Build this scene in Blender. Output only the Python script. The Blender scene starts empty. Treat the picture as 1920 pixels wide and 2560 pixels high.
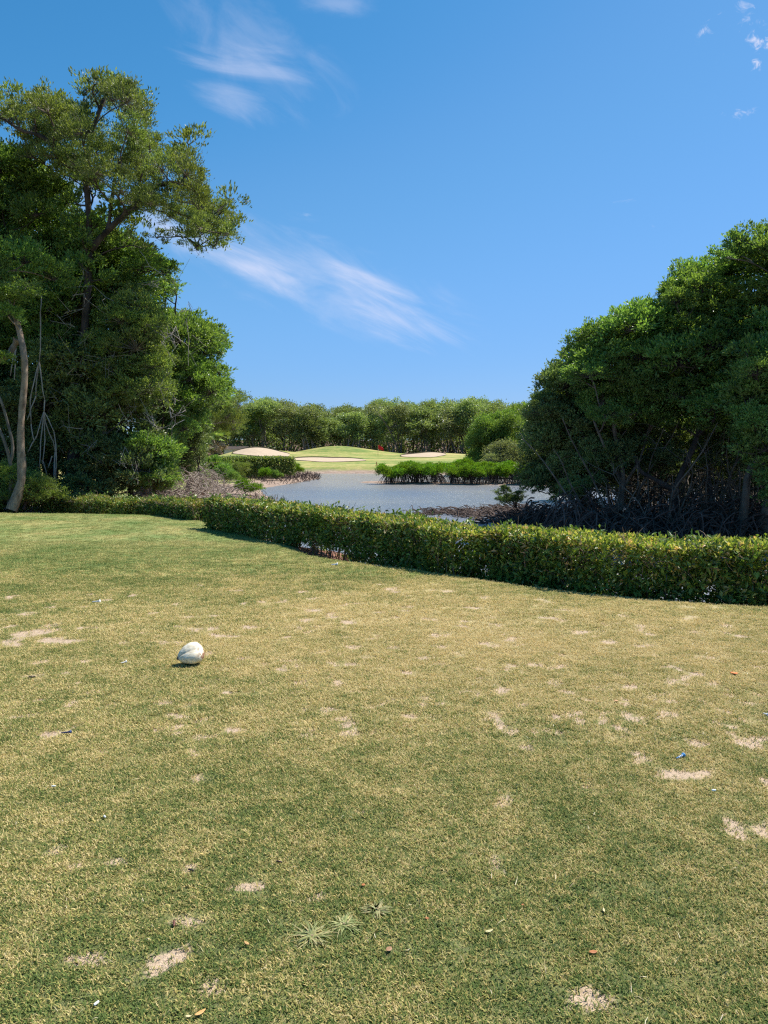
import bpy, math, random
import numpy as np
from mathutils import Vector

# ------------------------------------------------------------------ camera, world, sun
sc = bpy.context.scene
F = 1934.0; CAMH = 1.6
PITCH = math.atan(165.0 / F)
cam_d = bpy.data.cameras.new("camera")
cam_d.sensor_fit = 'VERTICAL'; cam_d.sensor_height = 36.0
cam_d.lens = F / 2560.0 * 36.0
cam_d.clip_end = 6000; cam_d.clip_start = 0.05
cam = bpy.data.objects.new("camera", cam_d)
sc.collection.objects.link(cam)
cam.location = (0, 0, CAMH)
cam.rotation_euler = (math.pi / 2 - PITCH, 0, 0)
sc.camera = cam
SUN_EL = math.radians(54.0)
SUN_AZ = math.radians(35.0)            # measured from +X towards +Y
sun_dir = Vector((math.cos(SUN_AZ) * math.cos(SUN_EL), math.sin(SUN_AZ) * math.cos(SUN_EL), math.sin(SUN_EL)))
sd = bpy.data.lights.new("sun", 'SUN'); sd.energy = 5.0; sd.angle = math.radians(0.53); sd.color = (1.0, 0.955, 0.88)
so = bpy.data.objects.new("sun", sd); sc.collection.objects.link(so)
so.rotation_euler = sun_dir.to_track_quat('Z', 'Y').to_euler()
sc.view_settings.view_transform = 'Standard'; sc.view_settings.look = 'None'
sc.view_settings.gamma = 1.0; sc.view_settings.use_curve_mapping = False
sc.view_settings.exposure = 0.64
sc.cycles.use_denoising = False; sc.cycles.filter_width = 1.25; sc.cycles.sample_clamp_direct = 3.5; sc.cycles.sample_clamp_indirect = 2.0
sc.cycles.max_bounces = 6; sc.cycles.diffuse_bounces = 3; sc.cycles.glossy_bounces = 2
sc.cycles.transmission_bounces = 3; sc.cycles.transparent_max_bounces = 6

def raydir(px, py):
    xc = (px - 960) / F; yc = (1280 - py) / F
    cp, sp = math.cos(PITCH), math.sin(PITCH)
    return (xc, cp + yc * sp, -sp + yc * cp)
def W(px, py, Y):                      # point seen at a photo pixel, Y metres ahead
    d = raydir(px, py); t = Y / d[1]
    return np.array((d[0] * t, Y, CAMH + d[2] * t))
def G(px, py, z=0.0):                  # point seen at a photo pixel on the level z
    d = raydir(px, py); t = (z - CAMH) / d[2]
    return np.array((d[0] * t, d[1] * t, z))

class NT:
    def __init__(s, tree): s.t = tree; s.t.nodes.clear()
    def n(s, typ, inp=None, **kw):
        nd = s.t.nodes.new(typ)
        for k, v in kw.items(): setattr(nd, k, v)
        for k, v in (inp or {}).items():
            sk = nd.inputs[k]
            if isinstance(v, bpy.types.NodeSocket): s.t.links.new(v, sk)
            else: sk.default_value = v
        return nd
    def math(s, op, a, b=0.0, clamp=False, c=None):
        nd = s.n('ShaderNodeMath', {0: a, 1: b}, operation=op, use_clamp=clamp)
        if c is not None:
            if isinstance(c, bpy.types.NodeSocket): s.t.links.new(c, nd.inputs[2])
            else: nd.inputs[2].default_value = c
        return nd.outputs[0]
    def mix(s, f, a, b, blend='MIX'):
        nd = s.n('ShaderNodeMix', data_type='RGBA', blend_type=blend)
        for k, v in ((0, f), (6, a), (7, b)):
            if isinstance(v, bpy.types.NodeSocket): s.t.links.new(v, nd.inputs[k])
            else: nd.inputs[k].default_value = (tuple(v) + (1.0,)) if (k > 0 and len(v) == 3) else v
        return nd.outputs[2]
    def ramp(s, f, stops):
        nd = s.n('ShaderNodeValToRGB', {0: f})
        el = nd.color_ramp.elements
        while len(el) < len(stops): el.new(0.5)
        for e, (p, c) in zip(el, stops):
            e.position = p; e.color = tuple(c) + (1.0,) if len(c) == 3 else c
        return nd.outputs[0]
    def noise(s, vec, scale, detail=3.0, rough=0.5, dist=0.0):
        return s.n('ShaderNodeTexNoise', {'Vector': vec, 'Scale': scale, 'Detail': detail, 'Roughness': rough, 'Distortion': dist}).outputs[0]
    def sstep(s, v, a, b):
        nd = s.n('ShaderNodeMapRange', {0: v, 1: a, 2: b, 3: 0.0, 4: 1.0}, interpolation_type='SMOOTHSTEP')
        return nd.outputs[0]

world = bpy.data.worlds.new("World"); sc.world = world; world.use_nodes = True
N = NT(world.node_tree)
sky = N.n('ShaderNodeTexSky', sky_type='NISHITA', sun_disc=False)
sky.sun_elevation = SUN_EL; sky.sun_rotation = math.radians(90) - SUN_AZ
sky.air_density = 1.0; sky.dust_density = 0.3; sky.ozone_density = 2.2; sky.altitude = 0
tc = N.n('ShaderNodeTexCoord').outputs['Generated']
sep = N.n('ShaderNodeSeparateXYZ', {0: tc})
ysafe = N.math('MAXIMUM', sep.outputs[1], 0.02)
u = N.math('DIVIDE', sep.outputs[0], ysafe); v = N.math('DIVIDE', sep.outputs[2], ysafe)
uv = N.n('ShaderNodeCombineXYZ', {0: u, 1: v, 2: 0.0}).outputs[0]
cloud = None
def UV(px, py):
    d = raydir(px, py); return d[0] / d[1], d[2] / d[1]
# (centre px, half length, half width, tilt degrees (down to the right positive), strength, stretch)
STREAKS = [((640, 672), 300, 52, 21, 0.50, 6), ((930, 700), 230, 30, 20, 0.42, 6), ((1000, 800), 270, 75, 24, 0.50, 5),
           ((800, 690), 480, 150, 20, 0.28, 3), ((620, 165), 240, 75, 10, 0.27, 4), ((590, 250), 150, 70, 22, 0.26, 3.5),
           ((620, 110), 330, 130, 35, 0.15, 2.0), ((1905, 118), 90, 90, -60, 1.0, 1.2), ((1765, 75), 50, 40, -30, 0.6, 1.5),
           ((1860, 40), 80, 50, 30, 0.5, 1.5), ((1842, 283), 85, 26, -5, 0.6, 2), ((130, 480), 260, 120, 25, 0.5, 3),
           ((420, 570), 200, 80, 25, 0.45, 3), ((1575, 498), 80, 12, -8, 0.25, 3), ((1485, 790), 30, 18, 0, 0.25, 1.5),
           ((770, 535), 40, 18, 0, 0.25, 1.5), ((1620, 570), 40, 9, -8, 0.2, 3), ((860, 10), 120, 40, 0, 0.2, 3)]
for i, ((px, py), hl, hw, ang, st, an) in enumerate(STREAKS):
    cu, cv = UV(px, py)
    k = 1.0 / F * (1 + 0.5 * cv * cv)
    mp = N.n('ShaderNodeMapping', {0: uv, 'Location': (cu, cv, 0), 'Rotation': (0, 0, -math.radians(ang)), 'Scale': (hl * k, hw * k, 1)}, vector_type='TEXTURE').outputs[0]
    ln = N.n('ShaderNodeVectorMath', {0: mp}, operation='LENGTH').outputs['Value']
    w0 = N.math('SUBTRACT', 1.0, ln, clamp=True)
    m2 = N.n('ShaderNodeMapping', {0: uv, 'Location': (cu + 3.1 * i, cv + 1.7 * i, 0), 'Rotation': (0, 0, -math.radians(ang + 3)), 'Scale': (0.12 * an ** 0.5, 0.12 / an ** 0.5, 1)}, vector_type='TEXTURE').outputs[0]
    nz = N.noise(m2, 1.6 if hl > 100 else 7.0, 8.0, 0.62, 0.7)
    f = N.math('ADD', N.math('MULTIPLY', w0, 1.3), N.math('MULTIPLY', N.math('SUBTRACT', nz, 0.62 if hl > 100 else 0.7), 2.4 if hl > 100 else 4.5))
    f = N.math('MULTIPLY', N.math('MULTIPLY', N.sstep(f, 0.0, 1.3), N.sstep(w0, 0.0, 0.3)), st * 1.3)
    cloud = f if cloud is None else N.math('ADD', cloud, f)
# thin cirrus all round, following the same wind
mpw = N.n('ShaderNodeMapping', {0: tc, 'Rotation': (0.2, 0.1, 0.4), 'Scale': (1.2, 3.0, 5.0)}).outputs[0]
cir = N.math('MULTIPLY', N.sstep(N.noise(mpw, 1.3, 5.0, 0.6, 0.3), 0.62, 0.95), 0.35)
front = N.sstep(sep.outputs[1], 0.02, 0.25)
cloud = N.math('MULTIPLY', cloud, front)
cloud = N.math('ADD', cloud, N.math('MULTIPLY', cir, N.math('SUBTRACT', 1.0, front)), clamp=True)
crv = N.n('ShaderNodeRGBCurve', {'Color': N.mix(1.0, sky.outputs[0], (0.113, 0.113, 0.113), 'MULTIPLY')})
for ci_, pts_ in enumerate(([(0, 0), (0.185, 0.050), (0.245, 0.091), (0.55, 0.175), (1, 0.30)], [(0, 0), (0.32, 0.218), (0.42, 0.277), (0.75, 0.358), (1, 0.42)], [(0, 0), (0.57, 0.49), (0.68, 0.56), (0.82, 0.63), (1, 0.66)])):
    cu_ = crv.mapping.curves[ci_]
    while len(cu_.points) < len(pts_): cu_.points.new(0.5, 0.5)
    for q_, (a_, b_) in zip(cu_.points, pts_): q_.location = (a_, b_)
crv.mapping.update()
skyc = N.mix(1.0, crv.outputs[0], (10.0, 10.0, 10.0), 'MULTIPLY')
cc = N.mix(cloud, skyc, (5.0, 5.3, 6.7))
bg = N.n('ShaderNodeBackground', {'Color': cc, 'Strength': 0.096})
out = N.n('ShaderNodeOutputWorld', {0: bg.outputs[0]})

# ------------------------------------------------------------------ helpers
C = sc.collection
rs = np.random.RandomState(7)
def link(o): C.objects.link(o); return o
def tag(o, label=None, cat=None, group=None, kind=None):
    if label: o['label'] = label
    if cat: o['category'] = cat
    if group: o['group'] = group
    if kind: o['kind'] = kind
    return o
def empty(name, loc):
    o = bpy.data.objects.new(name, None); o.empty_display_size = 0.2; o.location = Vector(loc); link(o); return o

class MB:
    """collects quads and triangles; verts in world metres"""
    def __init__(s): s.v = []; s.q = []; s.t = []; s.qm = []; s.tm = []; s.a = []; s.n = 0
    def add(s, v, quads=None, tris=None, m=0, rnd=None):
        v = np.asarray(v, float).reshape(-1, 3)
        s.v.append(v)
        s.a.append(np.full(len(v), 0.5) if rnd is None else np.broadcast_to(np.asarray(rnd, float), (len(v),)))
        if quads is not None and len(quads):
            q = np.asarray(quads, int) + s.n; s.q.append(q); s.qm.append(np.full(len(q), m))
        if tris is not None and len(tris):
            t = np.asarray(tris, int) + s.n; s.t.append(t); s.tm.append(np.full(len(t), m))
        s.n += len(v)
    def tube(s, pts, rad, sides=6, m=0, cap=True, rnd=None):
        pts = np.asarray(pts, float); n = len(pts)
        rad = np.broadcast_to(np.asarray(rad, float), (n,))
        tan = np.gradient(pts, axis=0); tan /= np.linalg.norm(tan, axis=1)[:, None] + 1e-9
        ref = np.array((0.31, 0.22, 0.92)) if abs(tan[0][2]) < 0.8 else np.array((0.95, 0.3, 0.05))
        a = np.cross(tan, ref); a /= np.linalg.norm(a, axis=1)[:, None] + 1e-9
        b = np.cross(tan, a)
        th = np.arange(sides) / sides * 2 * math.pi
        ring = a[:, None, :] * np.cos(th)[None, :, None] + b[:, None, :] * np.sin(th)[None, :, None]
        v = (pts[:, None, :] + ring * rad[:, None, None]).reshape(-1, 3)
        i = np.arange(n - 1)[:, None] * sides; j = np.arange(sides)[None, :]; j2 = (j + 1) % sides
        q = np.stack([i + j, i + j2, i + j2 + sides, i + j + sides], -1).reshape(-1, 4)
        tr = None
        if cap and sides <= 12:
            e = (n - 1) * sides
            tr = [(e, e + k, e + k + 1) for k in range(1, sides - 1)]
        s.add(v, q, tr, m, rnd)
    def build(s, name, mats, parent=None, smooth=False, world_loc=None):
        me = bpy.data.meshes.new(name)
        v = np.concatenate(s.v)
        q = np.concatenate(s.q) if s.q else np.zeros((0, 4), int); t = np.concatenate(s.t) if s.t else np.zeros((0, 3), int)
        mi = np.concatenate([*(s.qm or [np.zeros(0, int)]), *(s.tm or [np.zeros(0, int)])]).astype(np.int32)
        me.vertices.add(len(v)); 
        nl = len(q) * 4 + len(t) * 3
        me.loops.add(nl); me.polygons.add(len(q) + len(t))
        if parent is not None and world_loc is None: v = v - np.array(parent.location)
        me.vertices.foreach_set('co', v.astype(np.float32).ravel())
        me.loops.foreach_set('vertex_index', np.concatenate([q.ravel(), t.ravel()]).astype(np.int32))
        st = np.concatenate([np.arange(len(q)) * 4, len(q) * 4 + np.arange(len(t)) * 3]).astype(np.int32)
        me.polygons.foreach_set('loop_start', st)
        for m in (mats if isinstance(mats, (list, tuple)) else [mats]): me.materials.append(m)
        me.polygons.foreach_set('material_index', mi)
        me.polygons.foreach_set('use_smooth', np.full(len(mi), smooth))
        at = me.attributes.new('rnd', 'FLOAT', 'POINT'); at.data.foreach_set('value', np.concatenate(s.a).astype(np.float32))
        me.update(calc_edges=True); me.validate()
        o = bpy.data.objects.new(name, me); link(o)
        if parent is not None: o.parent = parent
        return o

def unit(a): return a / (np.linalg.norm(a, axis=-1, keepdims=True) + 1e-9)
def leaves(mb, pos, axis, nrm, L, Wd, m=0, rnd=None, fold=0.12):
    """one folded diamond per leaf"""
    a = unit(axis); s_ = unit(np.cross(a, nrm)); n_ = np.cross(s_, a)
    L = np.broadcast_to(L, (len(pos),))[:, None]; Wd = np.broadcast_to(Wd, (len(pos),))[:, None]
    mid = pos + a * L * 0.55 + n_ * L * fold
    v = np.stack([pos, mid + s_ * Wd * 0.5, pos + a * L - n_ * L * fold * 0.4, mid - s_ * Wd * 0.5], 1).reshape(-1, 3)
    k = len(pos)
    q = np.arange(k * 4).reshape(k, 4)
    if rnd is None: rnd = rs.rand(k)
    mb.add(v, q, None, m, np.repeat(rnd, 4))

def inpoly(px, py, poly):
    px = np.asarray(px, float); py = np.asarray(py, float); r = np.zeros(px.shape, bool)
    n = len(poly)
    for i in range(n):
        x1, y1 = poly[i]; x2, y2 = poly[(i + 1) % n]
        c = ((y1 > py) != (y2 > py)) & (px < (x2 - x1) * (py - y1) / ((y2 - y1) or 1e-9) + x1)
        r ^= c
    return r
def segdist(px, py, line, closed=False):
    px = np.asarray(px, float); py = np.asarray(py, float); best = np.full(px.shape, 1e9)
    n = len(line)
    for i in range(n if closed else n - 1):
        x1, y1 = line[i]; x2, y2 = line[(i + 1) % n]
        dx, dy = x2 - x1, y2 - y1
        t = np.clip(((px - x1) * dx + (py - y1) * dy) / (dx * dx + dy * dy + 1e-9), 0, 1)
        best = np.minimum(best, np.hypot(px - x1 - t * dx, py - y1 - t * dy))
    return best
def sdf(px, py, poly):                 # negative inside
    d = segdist(px, py, poly, True); return np.where(inpoly(px, py, poly), -d, d)
def smooth(x, a, b):
    t = np.clip((x - a) / (b - a), 0, 1); return t * t * (3 - 2 * t)
_P = np.random.RandomState(3).rand(256, 256)
def vnoise(x, y, s=1.0):
    x = np.asarray(x) / s; y = np.asarray(y) / s
    xi = np.floor(x).astype(int); yi = np.floor(y).astype(int); fx = x - xi; fy = y - yi
    fx = fx * fx * (3 - 2 * fx); fy = fy * fy * (3 - 2 * fy)
    g = lambda i, j: _P[i % 256, j % 256]
    return (g(xi, yi) * (1 - fx) + g(xi + 1, yi) * fx) * (1 - fy) + (g(xi, yi + 1) * (1 - fx) + g(xi + 1, yi + 1) * fx) * fy
def fbm(x, y, s, o=4):
    r = 0; a = 0.5; 
    for k in range(o): r = r + a * vnoise(np.asarray(x) + 17 * k, np.asarray(y) - 31 * k, s / 2 ** k); a *= 0.5
    return r / (1 - 0.5 ** o)

def mat(name, rough=0.6, spec=0.3):
    m = bpy.data.materials.new(name); m.use_nodes = True; n = NT(m.node_tree)
    o = n.n('ShaderNodeOutputMaterial')
    b = n.n('ShaderNodeBsdfPrincipled', {'Roughness': rough, 'Specular IOR Level': spec})
    m.node_tree.links.new(b.outputs[0], o.inputs[0])
    return m, n, b, o
def simple(name, col, rough=0.6, spec=0.3, var=0.15, scale=20.0, bump=0.0):
    m, n, b, o = mat(name, rough, spec)
    tcn = n.n('ShaderNodeTexCoord').outputs['Object']
    nz = n.noise(tcn, scale, 4.0, 0.6)
    lo = tuple(c * (1 - var) for c in col); hi = tuple(min(1, c * (1 + var)) for c in col)
    c = n.ramp(nz, [(0.3, lo), (0.7, hi)])
    m.node_tree.links.new(c, b.inputs['Base Color'])
    if bump:
        bp = n.n('ShaderNodeBump', {'Strength': bump, 'Distance': 0.02, 'Height': nz})
        m.node_tree.links.new(bp.outputs[0], b.inputs['Normal'])
    return m
def leafmat(name, stops, trans=0.38, rough=0.42, spec=0.4, tint=1.35, pos_scale=0.35, pos_var=0.35):
    """leaf colour from the per-leaf random value; whole boughs vary a little in hue too"""
    m, n, b, o = mat(name, rough, spec)
    at = n.n('ShaderNodeAttribute', attribute_name='rnd').outputs['Fac']
    c = n.ramp(at, stops)
    geo = n.n('ShaderNodeNewGeometry').outputs['Position']
    pn = n.noise(geo, pos_scale, 2.0, 0.5)
    oi = n.n('ShaderNodeObjectInfo').outputs['Random']
    k = n.math('ADD', n.math('MULTIPLY', pn, pos_var * 1.2), n.math('MULTIPLY', oi, pos_var * 0.95))
    k = n.math('ADD', k, 1.0 - pos_var * 1.05)
    hv = n.n('ShaderNodeHueSaturation', {'Hue': n.math('ADD', 0.488, n.math('MULTIPLY', oi, 0.022)), 'Saturation': 1.0, 'Value': k, 'Color': c}).outputs[0]
    m.node_tree.links.new(hv, b.inputs['Base Color'])
    tl = n.n('ShaderNodeBsdfTranslucent', {'Color': n.mix(1.0, hv, (tint, tint * 1.05, tint * 0.45), 'MULTIPLY')})
    mx = n.n('ShaderNodeMixShader', {0: trans, 1: b.outputs[0], 2: tl.outputs[0]})
    m.node_tree.links.new(mx.outputs[0], o.inputs[0])
    return m
def barkmat(name, c1, c2, scale=8.0, bump=0.6):
    m, n, b, o = mat(name, 0.85, 0.15)
    g = n.n('ShaderNodeTexCoord').outputs['Object']
    mp = n.n('ShaderNodeMapping', {0: g, 'Scale': (1, 1, 0.25)}).outputs[0]
    nz = n.noise(mp, scale, 5.0, 0.65, 0.3); nz2 = n.noise(g, scale * 0.35, 3.0, 0.5)
    c = n.ramp(n.math('ADD', n.math('MULTIPLY', nz, 0.6), n.math('MULTIPLY', nz2, 0.4)), [(0.35, c1), (0.62, c2)])
    m.node_tree.links.new(c, b.inputs['Base Color'])
    bp = n.n('ShaderNodeBump', {'Strength': bump, 'Distance': 0.03, 'Height': nz})
    m.node_tree.links.new(bp.outputs[0], b.inputs['Normal'])
    return m

M = {}
M['mangrove'] = leafmat('mangrove_leaf', [(0.0, (0.078, 0.138, 0.043)), (0.45, (0.162, 0.265, 0.065)), (0.9, (0.268, 0.378, 0.088)), (0.992, (0.357, 0.453, 0.105)), (0.994, (0.800, 0.627, 0.059))])
M['mangrove_deep'] = leafmat('deep_green_mangrove_leaf', [(0.0, (0.083, 0.121, 0.050)), (0.5, (0.167, 0.230, 0.080)), (1.0, (0.313, 0.366, 0.119))], trans=0.25)
M['olive'] = leafmat('olive_leaf', [(0.0, (0.069, 0.105, 0.028)), (0.5, (0.168, 0.217, 0.056)), (1.0, (0.323, 0.364, 0.112))], rough=0.5)
M['olive_mid'] = leafmat('olive_mid_leaf', [(0.0, (0.082, 0.129, 0.031)), (0.5, (0.175, 0.255, 0.064)), (1.0, (0.351, 0.404, 0.118))], rough=0.5)
M['bright'] = leafmat('bright_mangrove_leaf', [(0.0, (0.069, 0.138, 0.014)), (0.5, (0.149, 0.276, 0.023)), (1.0, (0.253, 0.391, 0.040))], pos_scale=1.0, trans=0.4)
M['mid'] = leafmat('mid_tree_leaf', [(0.0, (0.075, 0.123, 0.028)), (0.5, (0.152, 0.234, 0.048)), (1.0, (0.273, 0.343, 0.076))], pos_scale=0.25)
M['far'] = leafmat('far_tree_leaf', [(0.0, (0.113, 0.160, 0.067)), (0.5, (0.213, 0.272, 0.107)), (1.0, (0.375, 0.420, 0.180))], pos_scale=0.12, pos_var=0.5)
M['far_pale'] = leafmat('far_pale_leaf', [(0.0, (0.114, 0.135, 0.065)), (0.5, (0.214, 0.243, 0.114)), (1.0, (0.372, 0.384, 0.200))], pos_scale=0.12, pos_var=0.45)
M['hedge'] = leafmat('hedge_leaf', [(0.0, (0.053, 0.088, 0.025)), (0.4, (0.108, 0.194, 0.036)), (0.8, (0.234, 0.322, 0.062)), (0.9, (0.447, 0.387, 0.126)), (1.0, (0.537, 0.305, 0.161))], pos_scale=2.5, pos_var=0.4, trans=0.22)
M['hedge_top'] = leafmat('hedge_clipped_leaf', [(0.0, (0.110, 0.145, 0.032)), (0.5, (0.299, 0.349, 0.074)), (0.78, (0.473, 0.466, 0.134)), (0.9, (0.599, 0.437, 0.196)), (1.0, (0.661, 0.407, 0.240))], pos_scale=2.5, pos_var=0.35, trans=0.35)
M['bark'] = barkmat('grey_bark', (0.07, 0.055, 0.042), (0.24, 0.20, 0.155))
M['bark_dark'] = barkmat('dark_bark', (0.035, 0.028, 0.024), (0.12, 0.095, 0.08))
M['bark_tan'] = barkmat('tan_bark', (0.13, 0.085, 0.055), (0.36, 0.27, 0.19), 14.0)
M['bark_pale'] = barkmat('pale_bark', (0.20, 0.17, 0.14), (0.42, 0.38, 0.33))
M['deadwood'] = barkmat('bleached_deadwood', (0.17, 0.125, 0.10), (0.46, 0.38, 0.32), 6.0)
M['root'] = barkmat('mangrove_root', (0.045, 0.032, 0.028), (0.17, 0.125, 0.105), 6.0)
M['twig'] = barkmat('hedge_twig', (0.10, 0.065, 0.045), (0.36, 0.26, 0.18), 20.0)

# ------------------------------------------------------------------ tee, terrain, water
EDGE_PX = [(0, 1277), (200, 1279), (400, 1283), (500, 1297), (570, 1318), (640, 1347), (700, 1370), (760, 1388), (850, 1403), (1000, 1421), (1200, 1450), (1300, 1465), (1500, 1490), (1700, 1506), (1920, 1519)]
edge = [tuple(G(x, y, 0)[:2]) for x, y in EDGE_PX]
tee_poly = [(-40, edge[0][1] + 1.2), (-20, edge[0][1] + 0.3)] + edge + [(8, 6.6), (16, 3.0), (22, -8), (-40, -8)]
def tee_h(x, y):
    d = sdf(x, y, tee_poly)
    far = smooth(-x, 1.0, 4.0)                       # the shoulder is rounder on the left
    gap = np.exp(-((x + 1.7) / 1.1) ** 2 - ((y - 12.9) / 1.4) ** 2)
    z = -(0.42 - 0.32 * gap) * smooth(d, -0.05, 0.75) - 0.05 * smooth(d, -1.2, 0.0) * far
    z = z + 0.022 * (fbm(x, y, 3.0, 3) - 0.5) * smooth(-d, 0.2, 1.5)
    return z, d

PATCH = [(289,2151,24),(463,2182,20),(617,2212,20),(463,2305,32),(216,2409,28),(247,2424,14),(424,2417,34),(517,2463,26),(154,2116,18),(23,2259,14),(488,1942,18),(193,2166,12),
 (787,2131,12),(796,2239,18),(1253,2000,22),(1253,2162,25),(655,2104,12),(910,2027,10),(1646,1931,22),(1696,1938,25),(1758,1938,24),(1909,1958,22),(1832,2066,28),(1909,2070,25),
 (1469,2490,30),(1600,1904,15),(1832,2154,8),(1465,1965,10),(1669,1665,14),(1748,1683,14),(1583,1716,18),(1675,1701,14),(1677,1784,22),(1816,1721,12),(1864,1759,18),(1814,1761,8),
 (1507,1794,14),(1735,1852,22),(1867,1860,26),(1897,1847,20),(1601,1890,22),(1556,1688,14),(1505,1718,10),(1905,1756,14),(85,1579,38),(154,1600,34),(31,1604,30),(127,1562,20),
 (70,1533,18),(31,1563,16),(100,1654,18),(166,1681,12),(309,1689,12),(305,1647,8),(363,1689,14),(575,1590,20),(560,1673,12),(540,1699,12),(120,1832,18),(247,1876,16),(455,1797,22),
 (498,1839,16),(483,1886,18),(413,1749,12),(228,1747,10),(208,1654,14),(46,1753,14),(1313,1869,16),(745,1707,16),(830,1690,14),(690,1650,12),(1340,1660,14),(1400,1700,14)]
_pr = np.random.RandomState(21)
for _ in range(330):
    PATCH.append((_pr.rand() * 1920 if _ % 2 else 700 + 1220 * _pr.rand(), 1460 + 380 * _pr.rand() ** 1.15, 7 + 11 * _pr.rand()))
PW = []
for (x, y, r) in PATCH:
    g = G(x, y); d = math.sqrt(g[0] ** 2 + g[1] ** 2 + CAMH ** 2)
    PW.append((g[0], g[1], r * d / F, 1.0 + 1.2 * _pr.rand(), _pr.rand() * 3.14))
PW = np.array(PW)
def bare(x, y):
    x = np.asarray(x, float); y = np.asarray(y, float)
    wx = x + 0.05 * (fbm(x, y, 0.11, 3) - 0.5) * 2; wy = y + 0.07 * (fbm(x + 9, y + 5, 0.11, 3) - 0.5) * 2
    b = np.zeros(x.shape)
    for (cx, cy, r, an, th) in PW:
        m = (abs(x - cx) < 0.7) & (abs(y - cy) < 0.9)
        if not m.any(): continue
        dx = wx[m] - cx; dy = wy[m] - cy
        a_ = dx * math.cos(th) + dy * math.sin(th); b_ = -dx * math.sin(th) + dy * math.cos(th)
        dd = np.sqrt((a_ / (r * an ** 0.5)) ** 2 + (b_ * an ** 0.5 / r) ** 2)
        b[m] = np.maximum(b[m], np.clip(1.5 - dd, 0, 1))
    b = b * (0.35 + 1.1 * fbm(x + 3, y + 8, 0.05, 2))
    return np.clip(b, 0, 1)

def grid_obj(name, xs, ys, hfun, material, attrs=None, keep=None, kind='structure', parent=None):
    X, Y = np.meshgrid(xs, ys); Z = hfun(X, Y)
    v = np.stack([X, Y, Z], -1).reshape(-1, 3)
    nx = len(xs); i = np.arange(len(ys) - 1)[:, None] * nx; j = np.arange(nx - 1)[None, :]
    q = np.stack([i + j, i + j + 1, i + j + 1 + nx, i + j + nx], -1).reshape(-1, 4)
    if keep is not None:
        k = keep(X, Y).ravel(); q = q[k[q].all(axis=1)]
    me = bpy.data.meshes.new(name)
    used = np.unique(q); remap = np.full(len(v), -1); remap[used] = np.arange(len(used)); v = v[used]; q = remap[q]
    me.vertices.add(len(v)); me.vertices.foreach_set('co', v.astype(np.float32).ravel())
    me.loops.add(q.size); me.loops.foreach_set('vertex_index', q.astype(np.int32).ravel())
    me.polygons.add(len(q)); me.polygons.foreach_set('loop_start', (np.arange(len(q)) * 4).astype(np.int32))
    me.polygons.foreach_set('use_smooth', np.ones(len(q), bool))
    for an, fn in (attrs or {}).items():
        at = me.attributes.new(an, 'FLOAT', 'POINT'); at.data.foreach_set('value', np.asarray(fn(v[:, 0], v[:, 1], v[:, 2])).astype(np.float32))
    me.update(calc_edges=True); me.materials.append(material)
    o = bpy.data.objects.new(name, me); link(o)
    if kind: o['kind'] = kind
    if parent: o.parent = parent
    return o

def turf_colour_group():
    g = bpy.data.node_groups.new('turf_colour', 'ShaderNodeTree')
    g.interface.new_socket('Rand', in_out='INPUT', socket_type='NodeSocketFloat')
    g.interface.new_socket('Color', in_out='OUTPUT', socket_type='NodeSocketColor')
    n = NT(g); gi = n.n('NodeGroupInput'); go = n.n('NodeGroupOutput')
    p = n.n('ShaderNodeNewGeometry').outputs['Position']
    sp = n.n('ShaderNodeSeparateXYZ', {0: p})
    # worn, straw coloured belt across the middle of the tee; greener near the edge and to the left
    dx = n.math('MULTIPLY', n.math('SUBTRACT', sp.outputs[0], 1.0), 0.24); dy = n.math('MULTIPLY', n.math('SUBTRACT', sp.outputs[1], 6.6), 0.36)
    r = n.math('ADD', n.math('MULTIPLY', dx, dx), n.math('MULTIPLY', dy, dy))
    belt = n.math('EXPONENT', n.math('MULTIPLY', r, -1.0))
    n1 = n.noise(p, 0.9, 4.0, 0.55); n2 = n.noise(p, 4.5, 4.0, 0.6); n3 = n.noise(p, 22.0, 3.0, 0.65); n4 = n.noise(p, 95.0, 2.0, 0.6)
    s = n.math('ADD', n.math('MULTIPLY', n1, 0.65), 0.09)
    s = n.math('ADD', s, n.math('MULTIPLY', n2, 0.75)); s = n.math('ADD', s, n.math('MULTIPLY', n3, 0.75))
    s = n.math('ADD', s, n.math('MULTIPLY', n4, 0.35)); s = n.math('ADD', s, n.math('MULTIPLY', belt, 0.42))
    s = n.math('ADD', s, n.math('MULTIPLY', n.math('SUBTRACT', gi.outputs[0], 0.5), 0.7))
    s = n.math('SUBTRACT', n.math('MULTIPLY', s, 1.6), 1.95)
    c = n.ramp(s, [(0.02, (0.118, 0.175, 0.046)), (0.22, (0.205, 0.25, 0.064)), (0.42, (0.36, 0.345, 0.098)), (0.62, (0.54, 0.425, 0.155)), (0.88, (0.70, 0.56, 0.27))])
    pale = n.math('MULTIPLY', n.sstep(sp.outputs[1], 9.0, 14.0), 0.5)
    c = n.mix(pale, c, n.ramp(n1, [(0.35, (0.24, 0.33, 0.10)), (0.65, (0.47, 0.43, 0.18))]))
    g.links.new(c, go.inputs[0])
    return g
TG = turf_colour_group()
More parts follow.
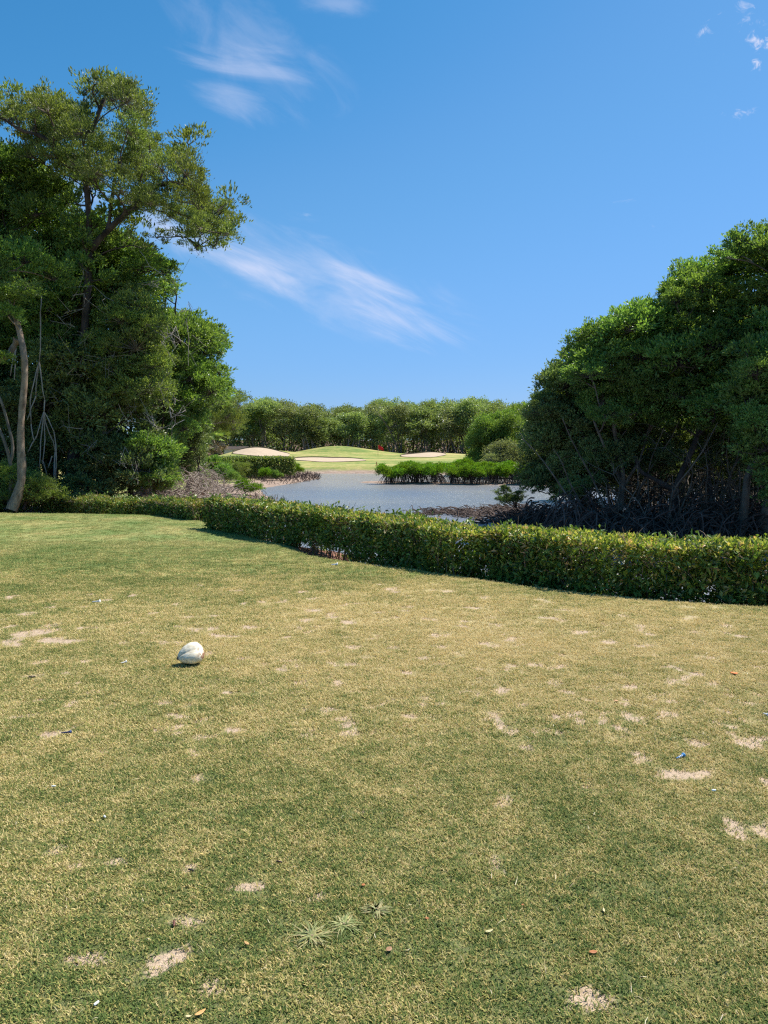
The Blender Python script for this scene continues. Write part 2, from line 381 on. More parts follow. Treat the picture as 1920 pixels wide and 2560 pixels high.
def turf_material(name, ground):
    m, n, b, o = mat(name, 0.75, 0.15)
    if ground:
        at = n.n('ShaderNodeAttribute', attribute_name='rnd').outputs['Fac']
        bare_ = n.n('ShaderNodeAttribute', attribute_name='bare').outputs['Fac']
        slope = n.n('ShaderNodeAttribute', attribute_name='shoulder').outputs['Fac']
        p = n.n('ShaderNodeNewGeometry').outputs['Position']
        gr = n.n('ShaderNodeGroup', {}, node_tree=TG); gr.inputs[0].default_value = 0.5
        far = n.sstep(n.n('ShaderNodeSeparateXYZ', {0: p}).outputs[1], 5.0, 12.0)
        base = n.mix(n.math('MULTIPLY', n.math('SUBTRACT', 1.0, far), 0.5), gr.outputs[0], (0.20, 0.175, 0.09))
        fine = n.noise(p, 220.0, 2.0, 0.7); f2 = n.noise(p, 60.0, 3.0, 0.7)
        base = n.mix(0.55, base, n.ramp(fine, [(0.3, (0.45, 0.45, 0.45)), (0.7, (1.0, 1.0, 1.0))]), 'MULTIPLY')
        dirtn = n.noise(p, 40.0, 4.0, 0.7)
        dirt = n.ramp(dirtn, [(0.3, (0.41, 0.295, 0.195)), (0.7, (0.58, 0.44, 0.31))])
        bb = n.sstep(n.math('ADD', bare_, n.math('MULTIPLY', n.math('SUBTRACT', f2, 0.5), 0.9)), 0.14, 0.55)
        col = n.mix(bb, base, dirt)
        green = n.mix(0.6, (0.16, 0.22, 0.05), gr.outputs[0])
        col = n.mix(n.math('MULTIPLY', slope, 0.55), col, green)
        litter = n.ramp(n.noise(p, 30.0, 4.0, 0.75), [(0.35, (0.10, 0.045, 0.03)), (0.55, (0.30, 0.14, 0.09)), (0.7, (0.45, 0.30, 0.2))])
        below = n.n('ShaderNodeAttribute', attribute_name='litter').outputs['Fac']
        col = n.mix(below, col, litter)
        m.node_tree.links.new(col, b.inputs['Base Color'])
        hh = n.math('ADD', n.math('MULTIPLY', fine, 0.5), f2)
        bp = n.n('ShaderNodeBump', {'Strength': 0.8, 'Distance': 0.015, 'Height': hh})
        m.node_tree.links.new(bp.outputs[0], b.inputs['Normal'])
    else:
        at = n.n('ShaderNodeAttribute', attribute_name='rnd').outputs['Fac']
        gr = n.n('ShaderNodeGroup', {}, node_tree=TG); m.node_tree.links.new(at, gr.inputs[0])
        m.node_tree.links.new(gr.outputs[0], b.inputs['Base Color'])
        tl = n.n('ShaderNodeBsdfTranslucent', {'Color': gr.outputs[0]})
        mx = n.n('ShaderNodeMixShader', {0: 0.25, 1: b.outputs[0], 2: tl.outputs[0]})
        m.node_tree.links.new(mx.outputs[0], o.inputs[0])
    return m
M['turf'] = turf_material('tee_turf', True); M['blade'] = turf_material('turf_blade', False)

xs = np.concatenate([np.arange(-24, -5, 0.25), np.arange(-5, 5, 0.035), np.arange(5, 12, 0.25)])
ys = np.concatenate([np.arange(-6, 1.6, 0.3), np.arange(1.6, 6, 0.035), np.arange(6, 10, 0.05), np.arange(10, 24, 0.12)])
tee = grid_obj('tee_ground', xs, ys, lambda x, y: tee_h(x, y)[0] - 0.005 * smooth(bare(x, y), 0.2, 0.7), M['turf'],
               {'bare': lambda x, y, z: bare(x, y), 'shoulder': lambda x, y, z: smooth(sdf(x, y, tee_poly), -1.3, -0.1) * (0.6 + 0.8 * fbm(x, y, 0.8, 3)),
                'litter': lambda x, y, z: smooth(sdf(x, y, tee_poly) + 0.25 * (fbm(x, y, 0.3, 3) - 0.5), 0.28, 0.5)},
               keep=lambda x, y: sdf(x, y, tee_poly) < 1.1 + 1.1 * np.exp(-((x + 1.7) / 1.2) ** 2 - ((y - 13.0) / 1.5) ** 2))

WZ = -1.2
water_poly = [tuple(G(*p, WZ)[:2]) for p in [(785, 1184), (960, 1184), (1310, 1190), (1600, 1195)]] + [(42, 60), (38, 30), (30, 12)] + \
             [(14, 9.2), (9, 9.6), (6, 10.2), (4, 10.8), (2.5, 11.5), (0.6, 12.9), (-1.2, 14.6), (-2.8, 16.6), (-3.6, 18.2), (-4.6, 21.5)] + \
             [tuple(G(*p, WZ)[:2]) for p in [(640, 1272), (690, 1252), (660, 1237), (648, 1222), (735, 1208), (800, 1196)]]
# mounds: x, y, height, sx, sy
def px2x(px, Y): return W(px, 1115, Y)[0]
MOUNDS = [(px2x(622, 100), 101.0, 1.12, 3.6, 3.6), (px2x(700, 101), 102, 0.45, 5.0, 3.0), (px2x(838, 113), 113.0, 1.05, 6.0, 4.5), (px2x(1078, 103), 103.0, 0.66, 5.4, 3.6), (px2x(1240, 104), 105, 0.3, 6, 4), (px2x(900, 112), 113, 0.55, 12, 5), (px2x(815, 101), 101.0, 0.5, 6.0, 5.0)]
def terr_h(x, y):
    d = sdf(x, y, water_poly)
    h = np.where(d < 0, -1.2 - 0.5 * smooth(-d, 0, 3.0), -1.2 + 0.10 * smooth(d, 0, 1.2))
    farw = smooth(y, 60, 70)
    # far bank rises to the fairway; the left bank to about the same level; near bank rises fast to the hedge foot
    h = h + farw * (0.62 * smooth(d, 2.5, 5.0) + 0.52 * smooth(d, 6, 20)) * (d > 0)
    midw = smooth(y, 24, 34) * (1 - farw)
    h = h + midw * (0.12 * smooth(d, 0.5, 4.0) + 0.95 * smooth(d, 8, 18)) * (d > 0)
    nearw = 1 - smooth(y, 24, 34)
    right = smooth(x, 3, 9)
    h = h + nearw * (0.72 * smooth(d, 0.05, 0.9)) * (d > 0)
    for mx, my, mh, sx, sy in MOUNDS:
        h = h + mh * np.exp(-((x - mx) / sx) ** 2 - ((y - my) / sy) ** 2)
    h = h + 0.05 * (fbm(x, y, 2.5, 3) - 0.5) * smooth(d, 0.2, 1)
    h = h + 6.0 * smooth(np.hypot(x, y), 190, 480) * (0.3 + fbm(x, y, 120, 3))
    inside = sdf(x, y, tee_poly)
    h = np.where(inside < 0.9, np.minimum(h, -0.55), h)
    return h
def ground_mix(x, y, z):               # 0 mud, 1 mown grass
    d = sdf(x, y, water_poly)
    g = smooth(y, 62, 72) * smooth(d + 0.9 * (fbm(x, y, 1.5, 3) - 0.5), 2.9, 3.7)
    g = np.maximum(g, smooth(y, 30, 40) * smooth(d + 1.5 * (fbm(x, y, 1.2, 3) - 0.5), 2.2, 4.5) * smooth(-x, 4, 7))
    return g
m, n, b, o = mat('ground_mix', 0.85, 0.15)
p = n.n('ShaderNodeNewGeometry').outputs['Position']
ga = n.n('ShaderNodeAttribute', attribute_name='grass').outputs['Fac']
st = n.n('ShaderNodeMapping', {0: p, 'Scale': (0.10, 0.45, 1.0)}).outputs[0]
g1 = n.noise(st, 1.0, 4.0, 0.6); g2 = n.noise(p, 1.6, 4.0, 0.65)
grass_c = n.ramp(n.math('ADD', n.math('MULTIPLY', g1, 0.65), n.math('MULTIPLY', g2, 0.35)), [(0.38, (0.13, 0.20, 0.045)), (0.49, (0.26, 0.28, 0.075)), (0.60, (0.44, 0.36, 0.14))])
mud_c = n.ramp(n.noise(p, 2.2, 5.0, 0.7), [(0.3, (0.17, 0.115, 0.08)), (0.5, (0.30, 0.215, 0.16)), (0.7, (0.42, 0.31, 0.24))])
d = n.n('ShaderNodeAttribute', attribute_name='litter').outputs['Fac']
litter_shade_c = n.ramp(n.noise(p, 26.0, 4.0, 0.75), [(0.35, (0.06, 0.035, 0.025)), (0.55, (0.20, 0.11, 0.07)), (0.7, (0.34, 0.24, 0.16))])
col = n.mix(d, n.mix(ga, mud_c, grass_c), litter_shade_c)
m.node_tree.links.new(col, b.inputs['Base Color'])
bp = n.n('ShaderNodeBump', {'Strength': 0.5, 'Distance': 0.06, 'Height': n.noise(p, 6.0, 5.0, 0.7)})
m.node_tree.links.new(bp.outputs[0], b.inputs['Normal'])
M['ground'] = m
gx = np.concatenate([[-3000, -1800, -1000, -600, -400, -300, -220, -160, -120, -90], np.arange(-70, -36, 2.0), np.arange(-36, 40, 0.4), np.arange(40, 72, 2.0), [90, 120, 160, 220, 300, 400, 600, 1000, 1800, 3000]])
gy = np.concatenate([[-1500, -600, -200, -80, -30], np.arange(-10, 8, 2.0), np.arange(8, 40, 0.4), np.arange(40, 76, 0.7), np.arange(76, 122, 0.35), np.arange(122, 180, 3.0), [200, 240, 300, 400, 600, 1000, 1800, 3500]])
grid_obj('ground', gx, gy, terr_h, M['ground'], {'grass': ground_mix, 'litter': lambda x, y, z: np.maximum(np.maximum(1 - smooth(y, 22, 30), smooth(y, 115, 119)), smooth(x, 16, 20) * (y > 20) * (sdf(x, y, water_poly) > 1))})  # near rows are leaf litter; far wood floor is painted dark for shade

# water
m, n, b, o = mat('lagoon_water', 0.2, 0.5)
p = n.n('ShaderNodeNewGeometry').outputs['Position']
st = n.n('ShaderNodeMapping', {0: p, 'Rotation': (0, 0, 0.15), 'Scale': (1.0, 2.2, 1.0)}).outputs[0]
w1 = n.noise(st, 2.6, 4.0, 0.6, 0.6); w2 = n.noise(st, 9.0, 3.0, 0.6, 0.4); w3 = n.noise(p, 0.25, 2.0, 0.5)
h = n.math('ADD', n.math('MULTIPLY', w1, 1.0), n.math('MULTIPLY', w2, 0.35))
h = n.math('MULTIPLY', h, n.math('ADD', 0.55, n.math('MULTIPLY', w3, 0.9)))
bp = n.n('ShaderNodeBump', {'Strength': 1.0, 'Distance': 0.085, 'Height': h})
m.node_tree.links.new(bp.outputs[0], b.inputs['Normal'])
c = n.ramp(n.noise(p, 0.12, 3.0, 0.5), [(0.3, (0.16, 0.19, 0.235)), (0.7, (0.24, 0.245, 0.245))])
c = n.mix(n.math('MULTIPLY', n.sstep(n.n('ShaderNodeSeparateXYZ', {0: p}).outputs[1], 42.0, 68.0), 0.75), c, (0.33, 0.28, 0.22))
m.node_tree.links.new(c, b.inputs['Base Color']); b.inputs['IOR'].default_value = 1.33
M['water'] = m
mb = MB(); mb.add([(-60, 6, WZ), (70, 6, WZ), (70, 96, WZ), (-60, 96, WZ)], [(0, 1, 2, 3)])
wo = mb.build('water', M['water']); wo['kind'] = 'structure'

# sand bunkers lying in the mounds, each with a turf lip
M['sand'] = simple('bunker_sand', (0.50, 0.385, 0.27), 0.9, 0.1, 0.10, 3.0, 0.3)
M['lip'] = simple('bunker_lip', (0.10, 0.085, 0.05), 0.9, 0.1, 0.3, 3.0)
def bunker(cx, cy, rx, ry, seed, tilt=0.0, lab=''):
    r_ = np.random.RandomState(seed); ph = r_.rand(4) * 6.28
    def rad(th): return 1 + 0.13 * np.sin(2 * th + ph[0]) + 0.09 * np.sin(3 * th + ph[1]) + 0.05 * np.sin(5 * th + ph[2])
    nth, nr = 56, 12
    th = np.arange(nth) / nth * 2 * math.pi; rr = np.linspace(0.0, 1, nr + 1)[1:]
    R_, T_ = np.meshgrid(rr, th, indexing='ij')
    X = cx + rx * R_ * rad(T_) * np.cos(T_); Y = cy + ry * R_ * rad(T_) * np.sin(T_) + tilt * (X - cx)
    Z = terr_h(X, Y) + 0.06
    v = np.stack([X, Y, Z], -1).reshape(-1, 3)
    v = np.vstack([v, [(cx, cy, float(terr_h(np.array([cx]), np.array([cy]))[0]) + 0.06)]])
    q = []; 
    for i in range(nr - 1):
        for j in range(nth):
            q.append((i * nth + j, i * nth + (j + 1) % nth, (i + 1) * nth + (j + 1) % nth, (i + 1) * nth + j))
    t = [(len(v) - 1, j, (j + 1) % nth) for j in range(nth)]
    mb = MB(); mb.add(v, [x[::-1] for x in q], t)
    o = mb.build('sand_bunker', M['sand'], smooth=True); o['kind'] = 'structure'; o['label'] = lab
    # raised rim on the far side
    mb = MB(); k = np.arange(2, nth // 2 + 1)
    ring = np.stack([X[-1, k], Y[-1, k], Z[-1, k] + 0.02], -1)
    mb.tube(ring, np.linspace(0.05, 0.11, len(k)) * np.sin(np.linspace(0.2, 2.9, len(k))) + 0.02, 5)
    lp = mb.build('turf_lip', M['lip'], parent=o)
bunker(px2x(657, 98), 98.6, 3.4, 2.2, 1, 0.0, 'pale sand bunker on the face of the left mound behind the clipped hedge')
bunker(px2x(822, 94), 93.4, 4.3, 2.6, 2, 0.0, 'wide low sand bunker in front of the central green mound')
bunker(px2x(1060, 100), 100.3, 2.6, 2.2, 5, 0.1, 'small sand bunker on the right hand mound above the island')

# ------------------------------------------------------------------ real grass on the near tee
def tuft_object(name, nb, spread, hgt, seed):
    r_ = np.random.RandomState(seed); mb = MB()
    base = np.c_[r_.randn(nb) * spread, r_.randn(nb) * spread, np.zeros(nb) - 0.002]
    th = r_.rand(nb) * 6.283; lean = 0.5 + 1.1 * r_.rand(nb)
    d = np.c_[np.cos(th) * lean, np.sin(th) * lean, np.ones(nb)]; d = unit(d)
    s_ = np.c_[-np.sin(th), np.cos(th), np.zeros(nb)]
    L = (hgt * (0.6 + 0.8 * r_.rand(nb)))[:, None]; w = (0.0011 + 0.0009 * r_.rand(nb))[:, None]
    mid = base + d * L * 0.55; tip = base + d * L * 1.0 + np.array((0, 0, -1)) * L * 0.18 * r_.rand(nb)[:, None] + s_ * L * 0.25 * r_.randn(nb)[:, None]
    v = np.stack([base - s_ * w, base + s_ * w, mid + s_ * w * 0.9, mid - s_ * w * 0.9, tip], 1).reshape(-1, 3)
    k = np.arange(nb)[:, None] * 5
    mb.add(v, k + np.array([[0, 1, 2, 3]]), k + np.array([[3, 2, 4]]), 0, np.repeat(r_.rand(nb), 5))
    o = mb.build(name, M['blade']); C.objects.unlink(o)
    return o
tcol = bpy.data.collections.new('turf_tufts')
for k in range(4): tcol.objects.link(tuft_object('tuft', 26, 0.022, 0.017, 50 + k))
def scatter(y0, y1, dens, rng):
    out_ = []
    wd = y1 * 1.25 + 6.0; n_ = int(dens * (y1 - y0) * wd); x = (rng.rand(n_) - 0.5) * wd; y = y0 + (y1 - y0) * rng.rand(n_)
    k = abs(x) < 0.62 * y + 3.0; x = x[k]; y = y[k]
    z, d = tee_h(x, y); bb = bare(x, y)
    k = (d < 0.1) & (rng.rand(len(x)) > np.clip(bb * 2.6 - 0.12, 0, 0.95))
    return np.c_[x, y, z][k]
rg = np.random.RandomState(5)
pts = [scatter(0.3, 1.7, 900, rg), scatter(1.7, 4.0, 2300, rg), scatter(4.0, 6.5, 1500, rg), scatter(6.5, 9.5, 850, rg), scatter(9.5, 13, 360, rg), scatter(13, 20.5, 120, rg)]
scl = np.concatenate([np.full(len(p_), s_) for p_, s_ in zip(pts, (1.2, 1.0, 1.15, 1.35, 1.6, 1.7))])
pts = np.concatenate(pts); scl = scl * (0.65 + 0.6 * rg.rand(len(pts)))
me = bpy.data.meshes.new('turf_grass'); me.vertices.add(len(pts)); me.vertices.foreach_set('co', pts.astype(np.float32).ravel())
a_ = me.attributes.new('scl', 'FLOAT', 'POINT'); a_.data.foreach_set('value', scl.astype(np.float32))
a_ = me.attributes.new('rot', 'FLOAT_VECTOR', 'POINT'); a_.data.foreach_set('vector', np.c_[np.zeros(len(pts)), np.zeros(len(pts)), rg.rand(len(pts)) * 6.283].astype(np.float32).ravel())
turf = link(bpy.data.objects.new('turf_grass', me)); tag(turf, 'short mown green and straw coloured turf covering the tee', 'grass', kind='stuff')
ng = bpy.data.node_groups.new('grow', 'GeometryNodeTree')
ng.interface.new_socket('Geometry', in_out='INPUT', socket_type='NodeSocketGeometry'); ng.interface.new_socket('Geometry', in_out='OUTPUT', socket_type='NodeSocketGeometry')
gi = ng.nodes.new('NodeGroupInput'); go = ng.nodes.new('NodeGroupOutput'); ip = ng.nodes.new('GeometryNodeInstanceOnPoints'); ci = ng.nodes.new('GeometryNodeCollectionInfo')
ci.inputs['Collection'].default_value = tcol; ci.inputs['Separate Children'].default_value = True; ci.inputs['Reset Children'].default_value = True
ip.inputs['Pick Instance'].default_value = True
def na(nm, ty):
    q = ng.nodes.new('GeometryNodeInputNamedAttribute'); q.data_type = ty; q.inputs[0].default_value = nm; return q.outputs[0]
mp_ = ng.nodes.new('GeometryNodeMeshToPoints')
ng.links.new(gi.outputs[0], mp_.inputs[0]); ng.links.new(mp_.outputs[0], ip.inputs['Points']); ng.links.new(ci.outputs[0], ip.inputs['Instance'])
ng.links.new(na('scl', 'FLOAT'), ip.inputs['Scale'])
e2r = ng.nodes.new('FunctionNodeEulerToRotation'); ng.links.new(na('rot', 'FLOAT_VECTOR'), e2r.inputs[0]); ng.links.new(e2r.outputs[0], ip.inputs['Rotation'])
ng.links.new(ip.outputs[0], go.inputs[0])
md = turf.modifiers.new('grow', 'NODES'); md.node_group = ng

# ------------------------------------------------------------------ bough meshes (shared), trees
def bough_mesh(name, R, nsp, nlv, L, Wd, material, seed, upl=0.3, flat=0.8, spr=0.26, bark=None, core=True):
    r_ = np.random.RandomState(seed); mb = MB()
    d = unit(r_.randn(nsp, 3)); d[:, 2] = np.where(d[:, 2] < -0.35, -d[:, 2], d[:, 2]); d = unit(d)
    rr = R * (0.25 + 0.85 * r_.rand(nsp) ** 0.55)
    sp = d * rr[:, None]; sp[:, 2] *= flat
    for k in range(nsp):
        nl = int(nlv * (0.6 + 0.8 * r_.rand()))
        s0 = spr * (0.7 + 0.7 * r_.rand())
        off = r_.randn(nl, 3) * s0 * 0.5 * np.array((1.1, 1.1, 0.65))
        pos = sp[k] + off
        ax = unit(off + d[k] * 0.25) * 0.8 + r_.randn(nl, 3) * 0.45 + np.array((0, 0, upl))
        nr = r_.randn(nl, 3) * 0.55 + np.array((0, 0, 1.0)) + d[k] * 0.3
        leaves(mb, pos, ax, nr, L * (0.7 + 0.6 * r_.rand(nl)), Wd * (0.75 + 0.5 * r_.rand(nl)), 0, np.clip(r_.rand(nl) * 0.8 + 0.2 * r_.rand(), 0, 1))
        if k % 2 == 0:
            mid = sp[k] * 0.5 + r_.randn(3) * 0.08 * R
            mb.tube([np.zeros(3), mid, sp[k]], [0.022 * R, 0.012 * R, 0.005 * R], 3, 1, False)
    o = mb.build(name, [material, bark or M['bark_dark']]); me_ = o.data; bpy.data.objects.remove(o); return me_
LIB = {}
def lib(key, count, **kw):
    LIB[key] = [bough_mesh(key, seed=hash(key) % 1000 * 0 + 11 * i + len(key), **kw) for i in range(count)]
lib('mg', 6, R=1.0, nsp=40, nlv=52, L=0.135, Wd=0.066, material=M['mangrove'], upl=0.35, spr=0.2)
lib('mgd', 5, R=1.0, nsp=42, nlv=52, L=0.135, Wd=0.066, material=M['mangrove_deep'], upl=0.35, spr=0.2)
lib('ol', 6, R=0.9, nsp=30, nlv=50, L=0.125, Wd=0.040, material=M['olive'], upl=1.0, spr=0.21, bark=M['bark'])
lib('olm', 4, R=0.9, nsp=44, nlv=60, L=0.10, Wd=0.042, material=M['olive_mid'], upl=0.5, spr=0.18, bark=M['bark'])
lib('mid', 4, R=1.3, nsp=60, nlv=42, L=0.20, Wd=0.11, material=M['mid'], upl=0.3, spr=0.42, bark=M['bark'])
lib('pale', 2, R=1.3, nsp=56, nlv=32, L=0.19, Wd=0.09, material=M['far_pale'], upl=0.5, spr=0.40, bark=M['bark_pale'])
lib('br', 4, R=0.7, nsp=46, nlv=34, L=0.13, Wd=0.055, material=M['bright'], upl=0.9, spr=0.22)

lib('mgs', 5, R=0.4, nsp=11, nlv=26, L=0.12, Wd=0.056, material=M['mangrove'], upl=0.5, spr=0.13)
lib('mgds', 4, R=0.4, nsp=11, nlv=26, L=0.12, Wd=0.056, material=M['mangrove_deep'], upl=0.5, spr=0.13)
lib('ols', 5, R=0.4, nsp=9, nlv=24, L=0.11, Wd=0.036, material=M['olive'], upl=1.0, spr=0.14, bark=M['bark'])
BASE = {'mg': 1.0, 'mgd': 1.0, 'mgs': 0.4, 'mgds': 0.4, 'ols': 0.4, 'ol': 0.9, 'olm': 0.9, 'mid': 1.3, 'pale': 1.3, 'br': 0.7}
def bough(parent, pos, R, key, rng, baseR=1.0, sq=1.0):
    o = bpy.data.objects.new('bough', LIB[key][rng.randint(len(LIB[key]))])
    o.parent = parent; o.location = Vector(np.asarray(pos) - np.array(parent.location))
    s_ = R / BASE[key]
    if BASE[key] < 0.5: o['kind'] = 'stuff'
    o.scale = (s_ * (0.88 + 0.24 * rng.rand()), s_ * (0.88 + 0.24 * rng.rand()), s_ * sq * (0.85 + 0.3 * rng.rand()))
    o.rotation_euler = ((rng.rand() - 0.5) * 0.5, (rng.rand() - 0.5) * 0.5, rng.rand() * 6.283)
    link(o); return o
def curve(p0, p1, rng, n=7, wig=0.12, sag=0.0):
    p0 = np.asarray(p0, float); p1 = np.asarray(p1, float); t = np.linspace(0, 1, n)[:, None]
    L = np.linalg.norm(p1 - p0); off = np.zeros((n, 3))
    for f in (1, 2, 3): off += np.sin(math.pi * f * t) * rng.randn(3) * wig * L / f ** 1.3 * 0.6
    return p0 + (p1 - p0) * t + off + np.array((0, 0, 1.0)) * (np.sin(math.pi * t) * sag * L)
def resample(pl, n=18):
    pl = np.asarray(pl, float); s_ = np.r_[0, np.cumsum(np.linalg.norm(np.diff(pl, axis=0), axis=1))]
    # Catmull-like smoothing through dense linear then box filter
    t = np.linspace(0, s_[-1], n); q = np.stack([np.interp(t, s_, pl[:, k]) for k in range(3)], 1)
    for _ in range(2): q[1:-1] = (q[:-2] + 2 * q[1:-1] + q[2:]) / 4
    return q
def fill(poly, d0, d1, R, key, rng, dens=1.0, inset=0.7, Yfix=None):
    """bough centres inside an outline"""
    dm = (d0 + d1) / 2; rp = R * F / dm
    xsn = [p[0] for p in poly]; ysn = [p[1] for p in poly]
    area = abs(sum(poly[i][0] * poly[(i + 1) % len(poly)][1] - poly[(i + 1) % len(poly)][0] * poly[i][1] for i in range(len(poly)))) / 2
    target = int(area / (rp * rp) * 1.15 * dens) + 1; res = []; tries = 0
    while len(res) < target and tries < target * 80:
        tries += 1
        x = min(xsn) + rng.rand() * (max(xsn) - min(xsn)); y = min(ysn) + rng.rand() * (max(ysn) - min(ysn))
        f = 0.6 + 0.55 * rng.rand() if tries < target * 40 else 0.45 + 0.2 * rng.rand()
        d = float(sdf(x, y, poly))
        if d > -rp * f * inset: continue
        Y = d0 + (d1 - d0) * rng.rand()
        p = W(x, y, Y)
        if any(np.linalg.norm(p - q[0]) < 0.62 * (R * f + q[1]) * 0.75 for q in res[-60:]): continue
        res.append((p, R * f))
    return res
def tree(name, label, cat, trunks, boughs, bark='bark', rng=None, group=None, baseR=1.0, limb_r=0.05, extra=None, limb_sides=5):
    """trunks: list of (points, r0, r1); boughs: list of (pos, R, key)"""
    base = np.array(trunks[0][0][0], float)
    root = empty(name, base); tag(root, label, cat, group)
    mb = MB(); nodes = []; seen = []
    for pl, r0, r1 in trunks:
        q = resample(pl); n_ = len(q)
        if seen and min(np.linalg.norm(np.vstack(seen) - q[0], axis=1)) > 0.45:
            mb.build('trunk', M[bark], root, smooth=True); mb = MB()
        seen.append(resample(pl, 60))
        rad = np.linspace(r0, r1, n_) * (1 + 0.08 * rng.randn(n_)); rad[0] *= 1.35; rad[1] *= 1.12
        mb.tube(q, rad, 9)
        nodes += [(q[i], rad[i]) for i in range(n_ // 4, n_)]
    tk = mb.build('trunk', M[bark], root, smooth=True)
    mb = MB()
    P = np.array([a for a, _ in nodes]); Rr = np.array([b_ for _, b_ in nodes])
    grown = 0
    for pos, R, key in boughs:
        pos = np.asarray(pos)
        dz = P[:, 2] - pos[2]
        cost = np.linalg.norm(P - pos, axis=1) + np.maximum(dz + 0.4, 0) * 1.2
        i = int(np.argmin(cost)); p0 = P[i]
        r0 = min(Rr[i] * 0.75, limb_r * (0.5 + 0.25 * np.linalg.norm(pos - p0)))
        c = curve(p0, pos, rng, 8, 0.10, 0.03)
        mb.tube(c, np.linspace(max(r0, 0.02), 0.014, 8), limb_sides, 0, False)
        P = np.vstack([P, c[3:7:2]]); Rr = np.r_[Rr, np.linspace(max(r0, 0.02), 0.014, 8)[3:7:2]]
        bough(root, pos, R, key, rng, baseR)
    if mb.n: mb.build('limbs', M[bark], root, smooth=True)
    return root

R0 = np.random.RandomState
SPR = {'mg': 'mgs', 'mgd': 'mgds', 'ol': 'ols', 'olm': 'ols'}
def sprigs(poly, d0, d1, key, rng, step=26, R=0.30):
    res = []; n_ = len(poly); cx = sum(p[0] for p in poly) / n_; cy = sum(p[1] for p in poly) / n_
    for i in range(n_):
        x1, y1 = poly[i]; x2, y2 = poly[(i + 1) % n_]; L_ = math.hypot(x2 - x1, y2 - y1)
        for k in range(int(L_ / step) + 1):
            t = rng.rand(); x = x1 + (x2 - x1) * t; y = y1 + (y2 - y1) * t
            nx_, ny_ = (y2 - y1) / (L_ + 1e-6), -(x2 - x1) / (L_ + 1e-6)
            if inpoly(np.array([x + nx_ * 6]), np.array([y + ny_ * 6]), poly)[0]: nx_, ny_ = -nx_, -ny_
            Rk = R * (0.6 + 0.9 * rng.rand()); rp = Rk * F / ((d0 + d1) / 2); o_ = rp * (0.35 * rng.randn() - 0.75)
            res.append((W(x + nx_ * o_, y + ny_ * o_, d0 + (d1 - d0) * (0.2 + 0.6 * rng.rand())), Rk, key))
    return res
# --- left: tall olive tree --------------------------------------------------
r = R0(101)
tall_poly = [(-140, 250), (0, 212), (60, 222), (150, 215), (190, 232), (232, 262), (236, 240), (212, 186), (265, 168), (330, 178), (368, 220), (385, 300), (440, 345), (478, 335), (505, 375), (530, 435), (595, 492), (592, 585), (500, 612), (440, 570), (420, 530), (350, 500), (300, 470), (215, 450), (140, 420), (60, 365), (95, 330), (0, 285), (-140, 330)]
tall_poly = [(x_ * 0.985, y_ + 30) for x_, y_ in tall_poly]
bs = [(p, R_, 'ol') for p, R_ in fill(tall_poly, 21.0, 25.5, 0.56, 'ol', r, 1.2, 0.6)]
bs += sprigs(tall_poly, 21.5, 25, 'ols', r, 30, 0.28)
for q in [(225, 560), (205, 600), (255, 600), (235, 650), (200, 660), (190, 560), (265, 545), (225, 470), (180, 500), (245, 700), (300, 520), (320, 545)]: bs.append((W(q[0], q[1], 22.6 + 0.8 * r.rand()), 0.34 + 0.12 * r.rand(), 'mgs'))
for q in [(250, 222), (300, 215), (335, 245), (232, 205), (345, 262), (478, 358), (468, 345), (575, 500), (565, 560), (540, 585), (500, 590), (470, 575), (20, 228), (60, 245), (120, 235), (90, 340), (120, 370), (75, 362), (145, 395), (-30, 240), (390, 595), (350, 620), (300, 560), (330, 580), (180, 440)]:
    bs.append((W(q[0], q[1], 23 + r.rand() * 1.5), 0.40 + 0.12 * r.rand(), 'ols'))
SPR0 = None
tr1 = [W(175, 1262, 23.5), W(190, 1050, 23.5), W(215, 800, 23.3), W(222, 640, 23.2), W(232, 560, 23.2), W(222, 500, 23.2), W(203, 430, 23.1), W(215, 350, 23.2), W(250, 270, 23.3), W(275, 215, 23.3)]
tr2 = [W(226, 620, 23.2), W(285, 560, 23.0), W(340, 512, 22.8), W(372, 470, 22.8), W(440, 450, 22.7), W(520, 480, 22.7)]
tr3 = [W(205, 440, 23.1), W(150, 380, 22.8), W(100, 335, 22.7), W(55, 330, 22.7), W(0, 290, 22.7)]
tr4 = [W(270, 575, 23.0), W(278, 520, 23.0), W(285, 450, 23.2), W(310, 380, 23.2)]
tr5 = [W(340, 512, 22.8), W(400, 500, 22.8), W(440, 530, 22.9), W(500, 560, 22.9)]
tree('buttonwood_tree', 'tall open olive green tree standing above the dense left mangroves, its crown leaning right', 'tree',
     [(tr1, 0.17, 0.05), (tr2, 0.10, 0.04), (tr3, 0.085, 0.03), (tr4, 0.06, 0.03), (tr5, 0.06, 0.025)], bs, 'bark_dark', r, None, 0.9, 0.055)

